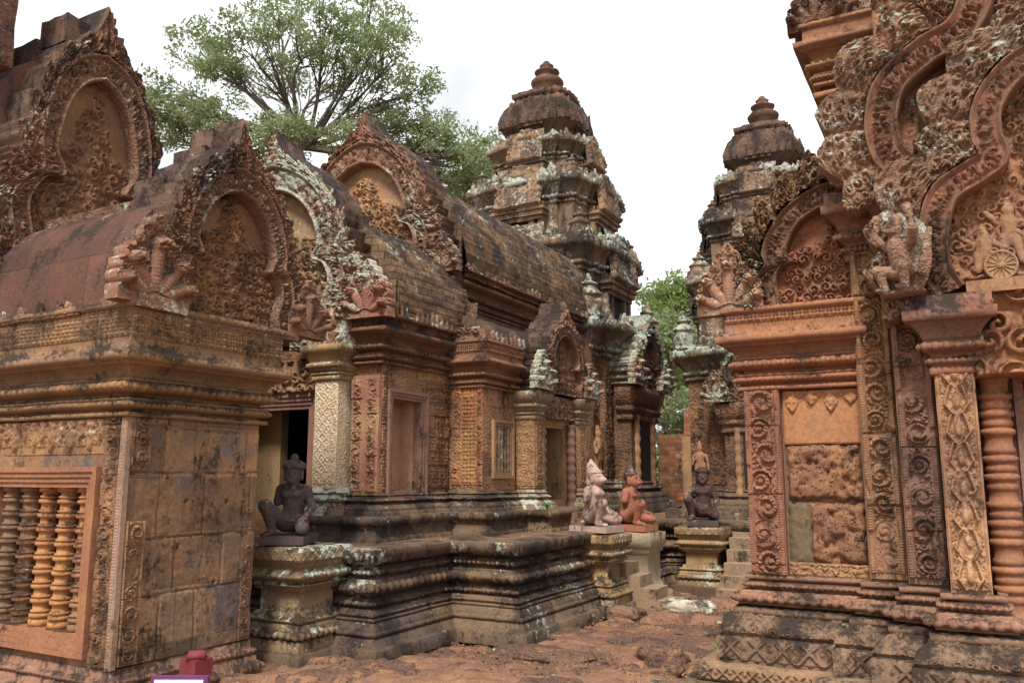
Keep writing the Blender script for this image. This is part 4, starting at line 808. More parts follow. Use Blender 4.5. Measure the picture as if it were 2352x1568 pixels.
def tower(name, label, c, z0=1.0, group=None):
    t = thing(name, label, 'temple tower', (c[0], c[1], z0), group); cx, cy = c; a0 = 1.55
    pl = redent(c, a0)
    g = sweep(G(), pl, [(.42, z0 - .1), (.42, z0 + .1), (.38, z0 + .12), (.30, z0 + .13)], .15, True); build('plinth', g, M['platform'], t, rough=.012)
    basemould(t, pl, z0 + .1, .72, M['platform'], ds=.15, closed=True, so=1.0, rough=.012)
    g = sweep(G(), pl, [(0, z0 + .5), (0, z0 + 1.2), (0, z0 + 2.75)], .15, True)
    for k in range(4):
        ca, sa = [(1, 0), (0, 1), (-1, 0), (0, -1)][k]; R_ = lambda x, y: V3(cx + a0 * (x * ca - y * sa), cy + a0 * (x * sa + y * ca), z0 + .56)
        u = V3(ca, sa, 0)
        if k in (0, 1):
            relief(g, R_(.66, -.93), u, (0, 0, 1), .27 * a0, 1.9, f_scroll(.4, .24, k), .035, .018); relief(g, R_(-.93, -.93), u, (0, 0, 1), .27 * a0, 1.9, f_scroll(.4, .24, k + 4), .035, .018)
            relief(g, R_(.42, -1), u, (0, 0, 1), .24 * a0, 1.9, f_rosettes(.36, 1.9, .11, k + 8), .035, .018); relief(g, R_(-.66, -1), u, (0, 0, 1), .24 * a0, 1.9, f_rosettes(.36, 1.9, .11, k + 8), .035, .018)
    build('carved_body', g, M['tower_red'], t, rough=.005)
    # door guardians standing in niches of the corner piers
    for (x, y, u, n) in ((cx + .80 * a0, cy - .93 * a0, XU, NF), (cx - .80 * a0, cy - .93 * a0, XU, NF), (cx + .93 * a0, cy - .80 * a0, YU, NX)):
        pr = [('c', (0, 0, .30), (0, 0, .48), .075, .095), ('e', (0, -.02, .62), (.06, .065, .075)), ('e', (0, -.01, .71), (.045, .045, .07)), ('c', (-.1, 0, .49), (.1, 0, .49), .04, .04), ('c', (.13, 0, .48), (.17, -.02, .2), .032, .025), ('c', (-.13, 0, .48), (-.15, -.05, .3), .032, .025), ('c', (-.15, -.05, .3), (-.08, -.08, .42), .026, .022), ('c', (.05, 0, .3), (.06, 0, 0), .062, .042), ('c', (-.05, 0, .3), (-.06, 0, 0), .062, .042), ('e', (0, .0, .22), (.115, .07, .12)), ('e', (.06, -.05, .0), (.04, .07, .025)), ('e', (-.06, -.05, 0), (.04, .07, .025))]
        gg = surfnet(sdf(pr, .02), (-.24, -.16, -.05), (.24, .12, .84), .02); g2 = G().merge(gg, place(gg, V3(x, y, z0 + .66) + n * .05, u, n, 1.0))
        if np.dot(np.cross(u, V3(0, 0, 1)), n) > 0: flipq(g2)
        fg = build('relief_guardian', g2, stone('guardian_relief_stone', (.36, .19, .11), (.28, .14, .09), .34, .1, .3), t, smooth=True, rough=.006)
    # projecting false porches: on +X and -Y
    for k, (u, n) in enumerate(((YU, NX), (XU, NF))):
        o = V3(cx, cy, 0) + n * (a0 * 1.06); d = .24
        def quad(w, dd): a_ = o - u * w; b_ = o + u * w; return [tuple(p[:2]) for p in (a_, a_ + n * dd, b_ + n * dd, b_)]
        g = sweep(G(), quad(.64, d), [(0, z0 + .1), (0, z0 + 2.2)], .15)
        po = build('false_porch', g, M['tower_red'], t, rough=.01)
        basemould(po, quad(.64, d), z0 + .1, .72, M['platform'], ds=.15)
        g = sweep(G(), quad(.66, d + .02), [(0, z0 + 1.55), (.03, z0 + 1.56), (.03, z0 + 1.62), (.01, z0 + 1.65)] + roll(z0 + 1.68, z0 + 1.8, .03, .05) + [(.05, z0 + 1.82), (.1, z0 + 1.9), (.13, z0 + 2.05), (.13, z0 + 2.12), (-.3, z0 + 2.14)], .12); build('porch_capital', g, M['tower_red'], po, rough=.005)
        g = G(); A = o + n * (d + .01); w = .36
        for s in (-1, 1): g.lathe([(.06 + .015 * (j % 4 in (0, 1)), .05 * j) for j in range(30)], tuple((A + s * u * .4)[:2]) + (z0 + .2,), 10)
        build('colonnette_pair', g, M['orange'], po, rough=.004)
        b0 = A - u * .3 + n * .002; P = np.array([[b0 + V3(0, 0, z0 + .3), b0 + u * .6 + V3(0, 0, z0 + .3)], [b0 + V3(0, 0, z0 + 1.5), b0 + u * .6 + V3(0, 0, z0 + 1.5)]]); g = G().grid(P, flip=k == 0 and False); build('door_shade_panel', g, M['shade_black'], po)  # flat black sheet paints a shaded opening, no door is modelled
        pediment(po, 'porch_gable', tuple(A + n * .12 + V3(0, 0, z0 + 2.14)), u, n, .5, .85, dict(tymp=M['red_carved'], frame=M['tower'], fringe=M['tower_pale'], back=M['tower_pale'], naga=M['pale_carved']), seed=31 + k, thick=.5, naga=.75, nagau=1.5, lift=.06, fr=.07, res=.7, rough=.016)
    # main cornice and receding tiers
    def ring(pth, z, s, mat, nm, so=1.0):
        pr = [(o * s * so, z + h * s) for o, h in [(0, 0), (.05, .01), (.05, .06), (.02, .08)] + roll(.09, .18, .04, .06) + [(.05, .2), (.05, .23)] + cyma(.24, .42, .07, .22) + [(.26, .43), (.28, .54), (.24, .56), (.22, .62), (.1, .63), (-.35, .66)]]
        g = sweep(G(), pth, pr, .13, True); beads(g, pth, .085 * s, z + .135 * s, .10, .09 * s, .03, True, True); petals(g, pth, .16 * s, z + .56 * s, .20 * s, .19 * s, .07 * s, True, skip=.35); petals(g, pth, .02 * s, z + .60 * s, .30 * s, .26 * s, .09 * s, True, skip=.45)
        return build(nm, g, mat, t, rough=.022, seed=int(z * 10))
    ring(pl, z0 + 2.62, 1.02, M['tower_pale'], 'main_cornice', 1.05)
    Z = [(3.25, .98, 1.32), (4.68, .90, 1.07), (5.98, .56, .80)]
    for k, (dz, hb, a) in enumerate(Z):
        zb = z0 + dz; p2 = redent(c, a)
        g = sweep(G(), p2, [(.10, zb - .06), (.12, zb + .05), (.04, zb + .08), (.04, zb + .14), (0, zb + .15), (0, zb + hb)], .13, True)
        tb = build('tier_body', g, M['tower'], t, rough=.018)
        # black panels painted as niche shade, and pilasters of the tier faces
        for kk in range(4):
            ca, sa = [(1, 0), (0, 1), (-1, 0), (0, -1)][kk]; u = V3(ca, sa, 0); n = V3(sa, -ca, 0); o = V3(cx, cy, 0) + n * a * 1.06
            def bx(u0, u1, n0, n1, z0_, z1_, ds): q = [o + u * uu + n * nn for uu in (u0, u1) for nn in (n0, n1)]; return G().box((*np.min(q, 0)[:2], z0_), (*np.max(q, 0)[:2], z1_), ds)
            for s in (-.40, -.22, .22, .40): build('niche_pilaster', bx(s * a - .05, s * a + .05, -.05, .07, zb + .12, zb + hb, .1), M['tower'], tb, rough=.012)
            build('niche_shade_panel', bx(-.15 * a, .15 * a, -.05, .012, zb + .16, zb + hb * .8, .2), M['shade_black'], tb)  # black box on the face, niche shade painted rather than recessed
        ring(p2, zb + hb - .04, .98 - .12 * k, M['tower_pale'], 'tier_cornice', .85)
        mA = (M['tower_pale'], M['tower'], M['tower'])[k]
        aw = (1.52, 1.24, .98)[k]
        for (sx, sy) in [(i, j) for i in (1, -1) for j in (1, -1)]:
            s = (1.15, .98, .74)[k]; q = V3(cx + sx * aw * .98, cy + sy * aw * .98, zb + .0); gg = G().merge(ANTE, lambda v: v * V3(s, s, s * 1.05) + q); build('corner_antefix', gg, mA, t, smooth=True, rough=.02)
        for kk in range(4):                        # lintel and blunt flame-shaped false gable over each niche
            ca, sa = [(1, 0), (0, 1), (-1, 0), (0, -1)][kk]; u = V3(ca, sa, 0); n = V3(sa, -ca, 0); w = a * .92; hgt = (1.0, .86, .66)[k]; o0 = V3(cx, cy, 0) + n * a * 1.06
            def bx2(u0, u1, n0, n1, z0_, z1_): q = [o0 + u * uu + n * nn for uu in (u0, u1) for nn in (n0, n1)]; return (*np.min(q, 0)[:2], z0_), (*np.max(q, 0)[:2], z1_)
            g = G().box(*bx2(-.48 * a, .48 * a, -.05, .15, zb + hb * .70, zb + hb * .80), .12).box(*bx2(-.44 * a, .44 * a, -.05, .10, zb + hb * .62, zb + hb * .70), .12).box(*bx2(-.52 * a, .52 * a, -.05, .19, zb + hb * .80, zb + hb * .86), .12).box(*bx2(-.5 * a, .5 * a, -.05, .16, zb + .0, zb + .13), .12); build('niche_lintel', g, M['tower'], tb, rough=.012)
            o = V3(cx, cy, zb + hb * .86) + n * (a * 1.06 + .20) - u * w / 2
            g = relief(G(), o, u, V3(0, 0, 1) - n * .16, w, hgt, niche_fn(w, hgt, kk + k * 4), .09, .022)
            for j in range(5): q0 = o - n * .12 + u * w * (.08 + .06 * j) + V3(0, 0, hgt * .16 * j); q1 = o - n * (.02 + .03 * j) + u * w * (.92 - .06 * j) + V3(0, 0, hgt * .16 * (j + 1)); g.box(np.minimum(q0, q1), np.maximum(q0, q1), .12)
            build('false_gable', g, mA, t, rough=.016)
    # bell-shaped lotus crown and vase finial
    zc = z0 + 6.92
    cp = redent(c, .62); g = G()
    pr = [(.14, zc - .1), (.15, zc), (.0, zc + .02), (-.02, zc + .10), (-.02, zc + .36), (.08, zc + .40), (.14, zc + .44), (.16, zc + .56), (.13, zc + .70), (.06, zc + .86), (-.03, zc + 1.0), (-.13, zc + 1.10), (-.06, zc + 1.12), (-.05, zc + 1.2), (-.14, zc + 1.22), (-.22, zc + 1.32), (-.40, zc + 1.38)]
    sweep(g, cp, pr, .1, True)
    for of, z_, w_, h_ in ((.14, zc + .44, .16, .24), (.10, zc + .66, .15, .22), (.0, zc + .88, .13, .18)): petals(g, cp, of, z_, h_, w_, .05, True, skip=.2)
    for kk in range(4):
        ca, sa = [(1, 0), (0, 1), (-1, 0), (0, -1)][kk]; u = V3(ca, sa, 0); n = V3(sa, -ca, 0); o0 = V3(cx, cy, 0) + n * .60
        for (u0, u1, zz0, zz1, nn) in ((-.2, .2, .06, .40, .10), (-.26, .26, .38, .60, .18), (-.16, .16, .60, .78, .16)): q = [o0 + u * uu + n * m_ for uu in (u0, u1) for m_ in (-.1, nn)]; g.box((*np.min(q, 0)[:2], zc + zz0), (*np.max(q, 0)[:2], zc + zz1), .1)
    build('lotus_crown', g, M['dark_top'], t, rough=.035)
    zf = zc + 1.32
    pr = [(.30, zf), (.31, zf + .04), (.25, zf + .07), (.24, zf + .11), (.31, zf + .17), (.34, zf + .24), (.34, zf + .27), (.29, zf + .33), (.2, zf + .37), (.18, zf + .42), (.25, zf + .46), (.26, zf + .49), (.17, zf + .53), (.12, zf + .6), (.15, zf + .63), (.10, zf + .67), (.05, zf + .74), (.0, zf + .76)]
    build('vase_finial', G().lathe(pr, (cx, cy, 0), 24), M['brown'], t, smooth=True, rough=.018)
    return t
tw = tower('sanctuary_tower', 'tall central tower of stepped tiers behind the brick roof of the hall', (-7.0, 14.4), 1.0)
t2 = copy_tree(tw); t2.location = (-2.75, 14.4, .98); t2.scale = (.81, .81, .81)
t2['label'] = 'smaller sanctuary tower half hidden behind the right building with the laterite false door'
# ------------------------------------------------------------------ right building with the blocked false door
rb = thing('gate_building', 'near right red sandstone building with a laterite-blocked panel, scroll bands and stacked gables', 'temple building', (-.5, 7, 0))
Y0, Y1, Y2, Y3 = 6.86, 6.74, 6.55, 6.35
BPo = stone('base_block_stone', (.24, .145, .105), (.165, .105, .08), .52, .08, .15, streak=.2)
RPth = [(-1.56, 8.6), (-1.56, Y0), (-.70, Y0), (-.70, Y1), (-.43, Y1), (-.43, Y2), (-.17, Y2), (-.17, Y3), (.10, Y3), (.10, Y2 + .1)]
# plinth course, lozenge course, leaf course, mouldings
g = sweep(G(), RPth, [(.36, -.05), (.36, .02), (.30, .025), (.30, .06), (.33, .065), (.33, .08), (.38, .085), (.38, .19), (.365, .203), (.0, .21)], .09)
for (x0, x1, y) in ((-1.90, -.86, Y0 - .36), (-.80, -.60, Y1 - .36)): relief(g, (x0, y - .02, .095), (1, 0, 0), (0, 0, 1), x1 - x0, .09, f_lozenge(.11, 2), .016, .006)
build('plinth_course', g, stone('plinth_course_stone', (.28, .17, .11), (.2, .125, .085), .5, .2, .15, up=0), rb, rough=.008)
pf = [(.25, .205), (.25, .385), (.235, .395), (.215, .398), (.215, .42), (.24, .423)] + cyma(.43, .545, .235, .11) + [(.135, .547), (.14, .59), (.12, .595), (.03, .60)]
g = sweep(G(), RPth, pf, .09)
for (x0, x1, y) in ((-1.79, -.88, Y0 - .25), (-.86, -.56, Y1 - .25), (-.56, -.30, Y2 - .25), (-.34, .30, Y3 - .25)):
    relief(g, (x0, y, .225), (1, 0, 0), (0, 0, 1), x1 - x0, .15, f_lozenge(.19, 3), .020, .0065)
    ro = f_rosettes(x1 - x0, .15, .08, 5); W__ = x1 - x0; S, T = np.meshgrid(np.linspace(.02, W__ - .02, int(W__ / .008)), np.linspace(0, 1, 22)); cc = np.array(cyma(.43, .56, .23, .11)); zz_ = .43 + .13 * T; oo = np.interp(zz_, cc[:, 1], cc[:, 0]) + .034 * ro(S, T * .15) - .005 - .25
    g.grid(np.stack([x0 + S, y - oo, zz_], -1))
build('lozenge_course', g, BPo, rb, rough=.006)
pf = [(.03, .595), (.03, .615), (.10, .618), (.10, .63)] + roll(.632, .70, .09, .05) + [(.09, .703), (.09, .718), (.01, .72), (.01, .74)] + roll(.742, .782, .04, .03) + [(.05, .784), (.0, .788), (.0, .80), (.055, .803), (.06, .836), (.0, .84)]
g = sweep(G(), RPth, pf, .09); beads(g, RPth, .125, .666, .08, .075, .045, skip=.06); beads(g, RPth, .06, .762, .042, .045, .03, lo=True)
build('lotus_moulding', g, M['red'], rb, rough=.006)
g = G()
wall(g, (-1.56, 9), (-1.56, Y0 + .03), .6, 2.4, .2); wall(g, (-1.56, Y0 + .03), (-.6, Y0 + .03), .8, 2.3, .2); wall(g, (-.70, Y1 + .02), (-.40, Y1 + .02), .8, 3.3); wall(g, (-.70, Y1 + .5), (-.70, Y1 + .02), .8, 3.3); wall(g, (-.78, Y0 + .12), (-.3, Y0 + .12), 2.2, 4.2); wall(g, (-.43, Y2 + .02), (-.15, Y2 + .02), .8, 3.0); wall(g, (-.43, Y2 + .3), (-.43, Y2 + .02), .8, 3.0)
build('wall_core', g, M['red'], rb, rough=.004)
# false door field
g = relief(G(), (-1.56, Y0 - .05, .84), (1, 0, 0), (0, 0, 1), .27, 1.43, f_scroll(.27, .205, 5, .13), .055, .0065); g.box((-1.56, Y0 - .05, .84), (-1.29, Y0 + .1, 2.27), .15)
build('scroll_band', g, stone('red_scroll_band', (.33, .155, .105), (.26, .125, .09), .38, .03, .1), rb, smooth=True, rough=.0025)
g = relief(G(), (-1.27, Y0, 1.84), (1, 0, 0), (0, 0, 1), .57, .42, lambda S, T: np.maximum(f_pendant(.145, .20, 3)(S, T - .22), .5 * f_rosettes(.57, .42, .045, 3)(S, T) * (T > .36)) * (T > .22), .028, .006); g.box((-1.27, Y0 - .0, 1.84), (-.70, Y0 + .1, 2.26), .1)
build('garland_panel', g, stone('orange_panel', (.40, .19, .10), (.34, .15, .085), .2, .02, .25), rb, smooth=True, rough=.003)
def blob_slab(g, x0, x1, z0, z1, y, th, amp, seed, st=.018):
    nx, nz = int((x1 - x0) / st), int((z1 - z0) / st); X, Zz = np.meshgrid(np.linspace(x0, x1, nx + 1), np.linspace(z0, z1, nz + 1)); P = np.stack([X, 0 * X, Zz], -1)
    e = np.minimum(np.minimum(X - x0, x1 - X), np.minimum(Zz - z0, z1 - Zz)); h = th * sm(e, -.001, .04) + amp * (vn(P * 14, seed) - .5) + amp * .8 * (vn(P * 45, seed + 1) - .5) - amp * 1.6 * sm(vn(P * 26, seed + 2), .66, .8)
    h = h - .09 * (1 - sm(np.hypot(X + 1.09, Zz - 1.70), .012, .03))
    g.grid(np.stack([X, y - h, Zz], -1)); return g
g = blob_slab(G(), -1.265, -.72, 1.405, 1.835, Y0 + .02, .05, .022, 3); build('laterite_block', g, M['laterite'], rb, smooth=True, rough=.006)
g = blob_slab(G(), -1.12, -.71, .93, 1.395, Y0 + .015, .05, .022, 7); build('laterite_block', g, M['laterite'], rb, smooth=True, rough=.012)
g = blob_slab(G(), -1.28, -1.08, .92, 1.40, Y0 + .02, .03, .006, 9); build('mortar_patch', g, stone('grey_mortar', (.17, .125, .085), (.13, .095, .065), .44, .03, .25), rb, smooth=True, rough=.004)
g = relief(G(), (-1.28, Y0 - .02, .84), (1, 0, 0), (0, 0, 1), .60, .10, f_pendant(.075, .10, 6), .018, .0065); g.box((-1.28, Y0 - .02, .84), (-.68, Y0 + .1, .94), .1); build('flower_sill', g, M['orange_carved'], rb, smooth=True, rough=.003)
# cornice over the false door
fc = stone('false_door_cornice_stone', (.33, .145, .085), (.25, .115, .075), .36, .04, .25, streak=.2)
FP = [(-1.56, 8.2), (-1.56, Y0 - .02), (-.60, Y0 - .02)]
co, zt = cornice(rb, FP, 2.27, .94, fc, top=.12, ds=.08)
PMr = dict(tymp=stone('right_gable_carving', (.34, .15, .09), (.27, .12, .075), .28, .04, .2), frame=stone('gable_band_stone', R1, B1, .40, .16, .15, carve=40), fringe=stone('mossy_flame_stone', (.24, .14, .09), (.19, .115, .075), .42, .46, .35, carve=34, streak=.2), back=M['dark_top'], naga=stone('pale_naga', (.38, .22, .16), (.32, .17, .12), .24, .4, .1))
pediment(rb, 'false_door_gable', (-.74, Y0 - .03, 2.90), XU, NF, .50, .82, PMr, P=[(0, 1), (.30, .97), (.62, .86), (.80, .70), (.86, .56), (.76, .48), (.96, .43), (1.04, .30), (1.0, .14), (1.02, 0)], Q=[(0, 1.24), (.40, 1.19), (.85, 1.03), (1.14, .80), (1.26, .6), (1.22, .48), (1.32, .40), (1.42, .28), (1.36, .12), (1.4, 0)],
         R=[(0, 1.75), (.3, 1.6), (.9, 1.42), (1.35, 1.12), (1.6, .85), (1.66, .64), (1.78, .5), (1.9, .3), (1.86, .12), (1.9, 0)], seed=41, thick=.4, naga={-1: .74}, nagau=1.78, lift=.07, fr=.085, rosette=.08, res=1.35, rough=.003, nleaf=11, sides=(-1, 1))
# scroll strips
s1 = stone('strip_stone', (.33, .185, .11), (.25, .135, .09), .42, .06, .35); s2 = stone('purplish_strip_stone', (.28, .145, .11), (.2, .115, .095), .46, .03, .1)
g = relief(G(), (-.685, Y1 - .01, .9), (1, 0, 0), (0, 0, 1), .235, 2.4, f_scroll(.235, .2, 11, .16), .058, .0065); g.box((-.69, Y1 - .01, .86), (-.445, Y1 + .1, 3.3), .15); build('scroll_strip', g, s1, rb, smooth=True, rough=.003)
g = relief(G(), (-.42, Y2 - .01, .9), (1, 0, 0), (0, 0, 1), .235, 2.05, f_scroll(.235, .22, 12, .16), .058, .0065); g.box((-.425, Y2 - .01, .86), (-.18, Y2 + .1, 2.95), .15); build('scroll_strip', g, s2, rb, smooth=True, rough=.003)
fp = build('flame_pilaster', G().box((-.165, Y3, .74), (.075, Y3 + .25, 2.3), .12), stone('flame_pilaster_stone', (.43, .26, .17), (.29, .16, .12), .44, .10, .25, joints=(3, .47), streak=.3), rb, rough=.004)
g = relief(G(), (-.160, Y3 - .002, .86), (1, 0, 0), (0, 0, 1), .23, 1.42, f_flame(.23, .19, 3), .05, .006); build('flame_carving', g, fp.data.materials[0], fp, smooth=True, rough=.003)
Q3 = [(-.165, Y3 + .3), (-.165, Y3), (.075, Y3), (.075, Y3 + .3)]
def capital(parent, path, z, mat, s=1.0):
    g = sweep(G(), path, [(0, z), (.025, z + .01), (.025, z + .05), (.01, z + .06)] + roll(z + .07, z + .12, .015, .03) + [(.01, z + .13), (.03, z + .15)] + roll(z + .155, z + .23, .04, .04) + [(.05, z + .24)] + cyma(z + .25, z + .36, .06, .13) + [(.16, z + .365), (.165, z + .43), (.14, z + .44), (.14, z + .53), (-.1, z + .54)], .07)
    beads(g, path, .075, z + .193, .065, .065, .028); beads(g, path, .04, z + .095, .04, .045, .018, lo=True); return build('stepped_capital', g, mat, parent, rough=.004)
capital(fp, Q3, 2.27, stone('capital_stone', (.28, .125, .085), (.19, .095, .07), .44, .04, .15))
guard(rb, 'corner_guardian', (-.31, Y3 - .13, 2.83), V3(.75, -.66, 0), V3(-.66, -.75, 0), .68, stone('pale_guardian_stone', (.36, .22, .17), (.28, .16, .12), .42, .46, .1, carve=40, streak=.2))
# ringed colonnette and door beyond it
g = G(); pr = [(.10, .55), (.10, .62)]; z = .62
for k in range(22):
    pr += [(.085, z + .005)] + ([(.105, z + .012), (.108, z + .03), (.1, z + .04)] if k % 2 == 0 else [(.096, z + .01), (.096, z + .03)]) + [(.086, z + .045)]; z += .05 if k % 5 else .10
pr = [(r, .5 + (zz - .5) * 1.78 / (z - .5)) for r, zz in pr]; build('ringed_colonnette', g.lathe(pr, (.185, Y2 + .02, 0), 28), stone('colonnette_stone', (.34, .155, .09), (.25, .115, .08), .3, .02, .2, streak=.1), rb, rough=.002)
db = G().box((.30, Y2 + .05, .3), (.36, Y2 + .3, 2.3), .2).box((.02, Y2 + .10, .3), (.32, Y2 + .3, 2.3), .2); build('door_jamb', db, M['mauve'], rb, rough=.004)
build('doorway_shade_panel', G().box((.36, Y2 + .5, .2), (1.2, Y2 + .55, 2.3), .4), M['shade_black'], rb)  # black panel paints the shade beyond the jamb
g = relief(G(), (.085, Y3 + .02, 2.25), (1, 0, 0), (0, 0, 1), 1.1, .56, f_rosettes(1.1, .56, .17, 91), .09, .0095); g.box((.07, Y3 + .02, 2.25), (1.2, Y3 + .5, 2.81), .2); build('carved_lintel', g, stone('lintel_stone', (.38, .19, .10), (.27, .12, .075), .32, .03, .5), rb, smooth=True, rough=.004)
# upper stages: two great lobed gables stepping back, corner brackets and roof eaves
def band(parent, name, pts, w, y, mat, lift=.07, seed=0, fringe=None, fw=.3, fmat=None, th=.35, nleaf=10):
    """a free curve of gable frame at depth y (curve in x,z), carved across, with optional flame border on its left"""
    NB = 330; C = cat(pts, NB); T = np.gradient(C, axis=0); T /= np.linalg.norm(T, axis=1)[:, None]; Nn = np.stack([-T[:, 1], T[:, 0]], -1)      # left of travel
    arc = np.concatenate([[0], np.cumsum(np.linalg.norm(np.diff(C, axis=0), axis=1))])
    S = np.array([0, 0, .05, .12, .18, .24, .32, .4, .5, .6, .68, .76, .82, .88, .95, 1, 1]); B = np.array([-.1, .6, 1.1, .9, .4, .5, 0, 0, 0, 0, 0, .5, .4, 1, 1.1, .6, -.1]) * lift; B[0] = B[-1] = -th
    AA = np.broadcast_to(arc, (len(S), NB)); SS = np.broadcast_to(S[:, None], AA.shape); ro = f_rosettes(w, arc[-1], w * .30, seed, .45)(SS * w, AA)
    h = np.where((SS > .26) & (SS < .74), lift * (.12 + 1.05 * ro), B[:, None]); UV = C[None] + Nn[None] * (S[:, None, None] - .5) * w
    bo = build(name, G().grid(np.stack([UV[..., 0], y - h, UV[..., 1]], -1)), mat, parent, smooth=True, rough=.004)
    if fringe:
        t = np.linspace(0, 1, NB); ph = t * nleaf; fx = np.abs(ph - np.floor(ph) - .5) * 2; S = np.linspace(0, 1, 60); ext = 1.05 - .36 * fx ** 1.4; LL = S[:, None] * ext
        UV = C[None] + Nn[None] * (w * .5 + LL * fw)[..., None]; ro = f_rosettes(arc[-1], fw, .078, seed + 4, .35)(np.broadcast_to(arc, LL.shape), LL * fw)
        ro = .62 * ro + .5 * vn(np.stack([np.broadcast_to(arc, LL.shape) * 34, LL * fw * 34, 0 * LL], -1), seed)
        h = .075 * (.25 + .75 * (1 - fx[None] ** 4)) * (1 - .35 * LL) * (.22 + 1.15 * ro) + .01; h = np.concatenate([h, 0 * h[-1:] - th]); UV = np.concatenate([UV, UV[-1:]])
        build('flame_border', G().grid(np.stack([UV[..., 0], y - h, UV[..., 1]], -1)), fmat, bo, smooth=True, rough=.006)
    return bo
fm = stone('dark_band_stone', (.25, .115, .08), (.17, .09, .065), .46, .12, .35, streak=.2); fr_ = stone('lichened_flames', (.28, .15, .10), (.2, .115, .085), .47, .48, .3, streak=.2, carve=36)
def slab(name, x0, x1, z0, z1, y, th, mat, fn, depth=.05, res=.014):
    g = relief(G(), (x0, y, z0), (1, 0, 0), (0, 0, 1), x1 - x0, z1 - z0, fn, depth, res); g.box((x0, y + .01, z0), (x1, y + th, z1), .3); return build(name, g, mat, rb, smooth=True, rough=.006)
# stage one (nearest)
slab('lower_tympanum', -.06, 1.7, 2.82, 4.3, Y3 + .10, .2, stone('battle_scene_stone', (.33, .17, .10), (.22, .11, .075), .40, .06, .3), lambda S, T: f_rosettes(1.76, 1.48, .085, 95)(S, T) * (T > .1), .045, .009)
band(rb, 'lower_gable_band', [(-.02, 2.83), (-.10, 3.0), (-.10, 3.25), (-.02, 3.52), (.20, 3.66), (.30, 3.74), (.27, 3.9), (.30, 4.12), (.48, 4.34), (.8, 4.48)], .20, Y3 - .02, fm, .06, 61, True, .34, fr_, .3, 11)
figs = [(.20, 2.98, .34), (.36, 3.02, .5), (.52, 2.98, .36)]
for (fx_, fz, hh) in figs:
    pr = [('c', (0, 0, hh * .35), (0, 0, hh * .62), .05, .06), ('e', (0, -.01, hh * .80), (.045, .05, .055)), ('c', (.04, 0, hh * .36), (.07, -.02, 0), .04, .028), ('c', (-.04, 0, hh * .36), (-.05, -.02, 0), .04, .028), ('c', (-.07, 0, hh * .62), (-.15, -.03, hh * .8), .026, .022), ('c', (.07, 0, hh * .62), (.14, -.03, hh * .45), .026, .022), ('e', (0, 0, hh * .95), (.03, .03, .05))]
    gg = surfnet(sdf(pr, .02), (-.22, -.12, -.05), (.22, .1, .62), .014); build('relief_figure', G().merge(gg, lambda v: v * V3(.9, .8, .9) + V3(fx_, Y3 + .085, fz)), M['orange'], rb, smooth=True, rough=.004)
g = G(); g.lathe([(.001, .03), (.03, .03), (.03, .02), (.095, .015), (.10, .03), (.115, .03), (.115, -.02)], (0, 0, 0), 32); P = np.concatenate(g.v); g.v = [np.stack([P[:, 0], -P[:, 2], P[:, 1]], -1)]
for k in range(14): a = 2 * pi * k / 14; g.tube([(.02 * cos(a), -.022, .02 * sin(a)), (.1 * cos(a), -.022, .1 * sin(a))], .006, 5)
build('chariot_wheel', G().merge(g, lambda v: v * V3(.9, .6, .9) + V3(.29, Y3 + .055, 3.0)), M['orange'], rb, rough=.002)
build('gable_sill', G().box((.07, Y3 - .08, 2.80), (1.7, Y3 + .2, 2.885), .1), M['orange'], rb, rough=.006)
# stage two
Q2 = [(-.70, 7.4), (-.70, Y1), (-.43, Y1), (-.43, Y2), (-.15, Y2)]
capital(rb, Q2, 3.22, stone('upper_capital_stone', (.25, .12, .085), (.18, .095, .07), .5, .1, .2))
slab('middle_tympanum', -.40, 2.2, 3.72, 5.4, Y2 + .02, .3, stone('middle_gable_carving', (.30, .145, .09), (.2, .10, .075), .42, .42, .35, streak=.2), lambda S, T: f_rosettes(2.6, 1.7, .09, 97)(S, T) * (.25 + .75 * sm(vn(np.stack([S * 2.4, T * 2.4, 0 * S], -1), 5), .35, .5)), .06, .010)
guard(rb, 'corner_guardian', (-.62, Y1 - .15, 3.80), V3(.6, -.8, 0), V3(-.8, -.6, 0), .64, stone('yellowish_guardian_stone', (.34, .21, .14), (.27, .16, .11), .42, .46, .4, carve=40, streak=.2))
band(rb, 'middle_gable_band', [(-.22, 3.74), (-.36, 3.95), (-.38, 4.2), (-.30, 4.45), (-.06, 4.64), (.16, 4.74), (.28, 4.95), (.30, 5.25), (.2, 5.55)], .24, Y2 - .10, fm, .08, 71, True, .34, fr_, .4, 9)
# upper cornice corner and roof eaves behind it
UPp = [(-.74, 9.5), (-.74, 7.16), (.8, 7.16)]
g = G(); wall(g, (-.74, 9.5), (-.74, 7.16), 3.3, 5.4); wall(g, (-.74, 7.16), (.8, 7.16), 3.3, 5.4); build('upper_wall', g, M['red_block'], rb, rough=.008)
UM = stone('upper_cornice_stone', (.33, .165, .10), (.23, .115, .08), .38, .05, .35, streak=.2); cornice(rb, UPp, 4.40, .78, UM, top=0, frieze=False, so=1.15)
co, zt = cornice(rb, [(-.86, 9.5), (-.86, 7.04), (.8, 7.04)], 4.82, .78, stone('upper_cornice_stone', (.33, .165, .10), (.23, .115, .08), .38, .05, .35, streak=.2), top=.1, frieze=False, so=1.2)
slab('upper_corner_block', -1.04, .9, 5.36, 6.2, 7.02, .8, M['dark_carved'], f_rosettes(1.95, .84, .22, 99), .08, .016)
g = G().merge(NAGA, place(NAGA, (-.86, 6.96, 5.34), XU, NF, .62)); build('naga_finial', g, M['dark_carved'], rb, smooth=True, rough=.01)
build('roof_eave', G().box((-1.05, 7.1, 5.22), (-.8, 9.9, 5.42), .1), M['dark_top'], rb, rough=.012)
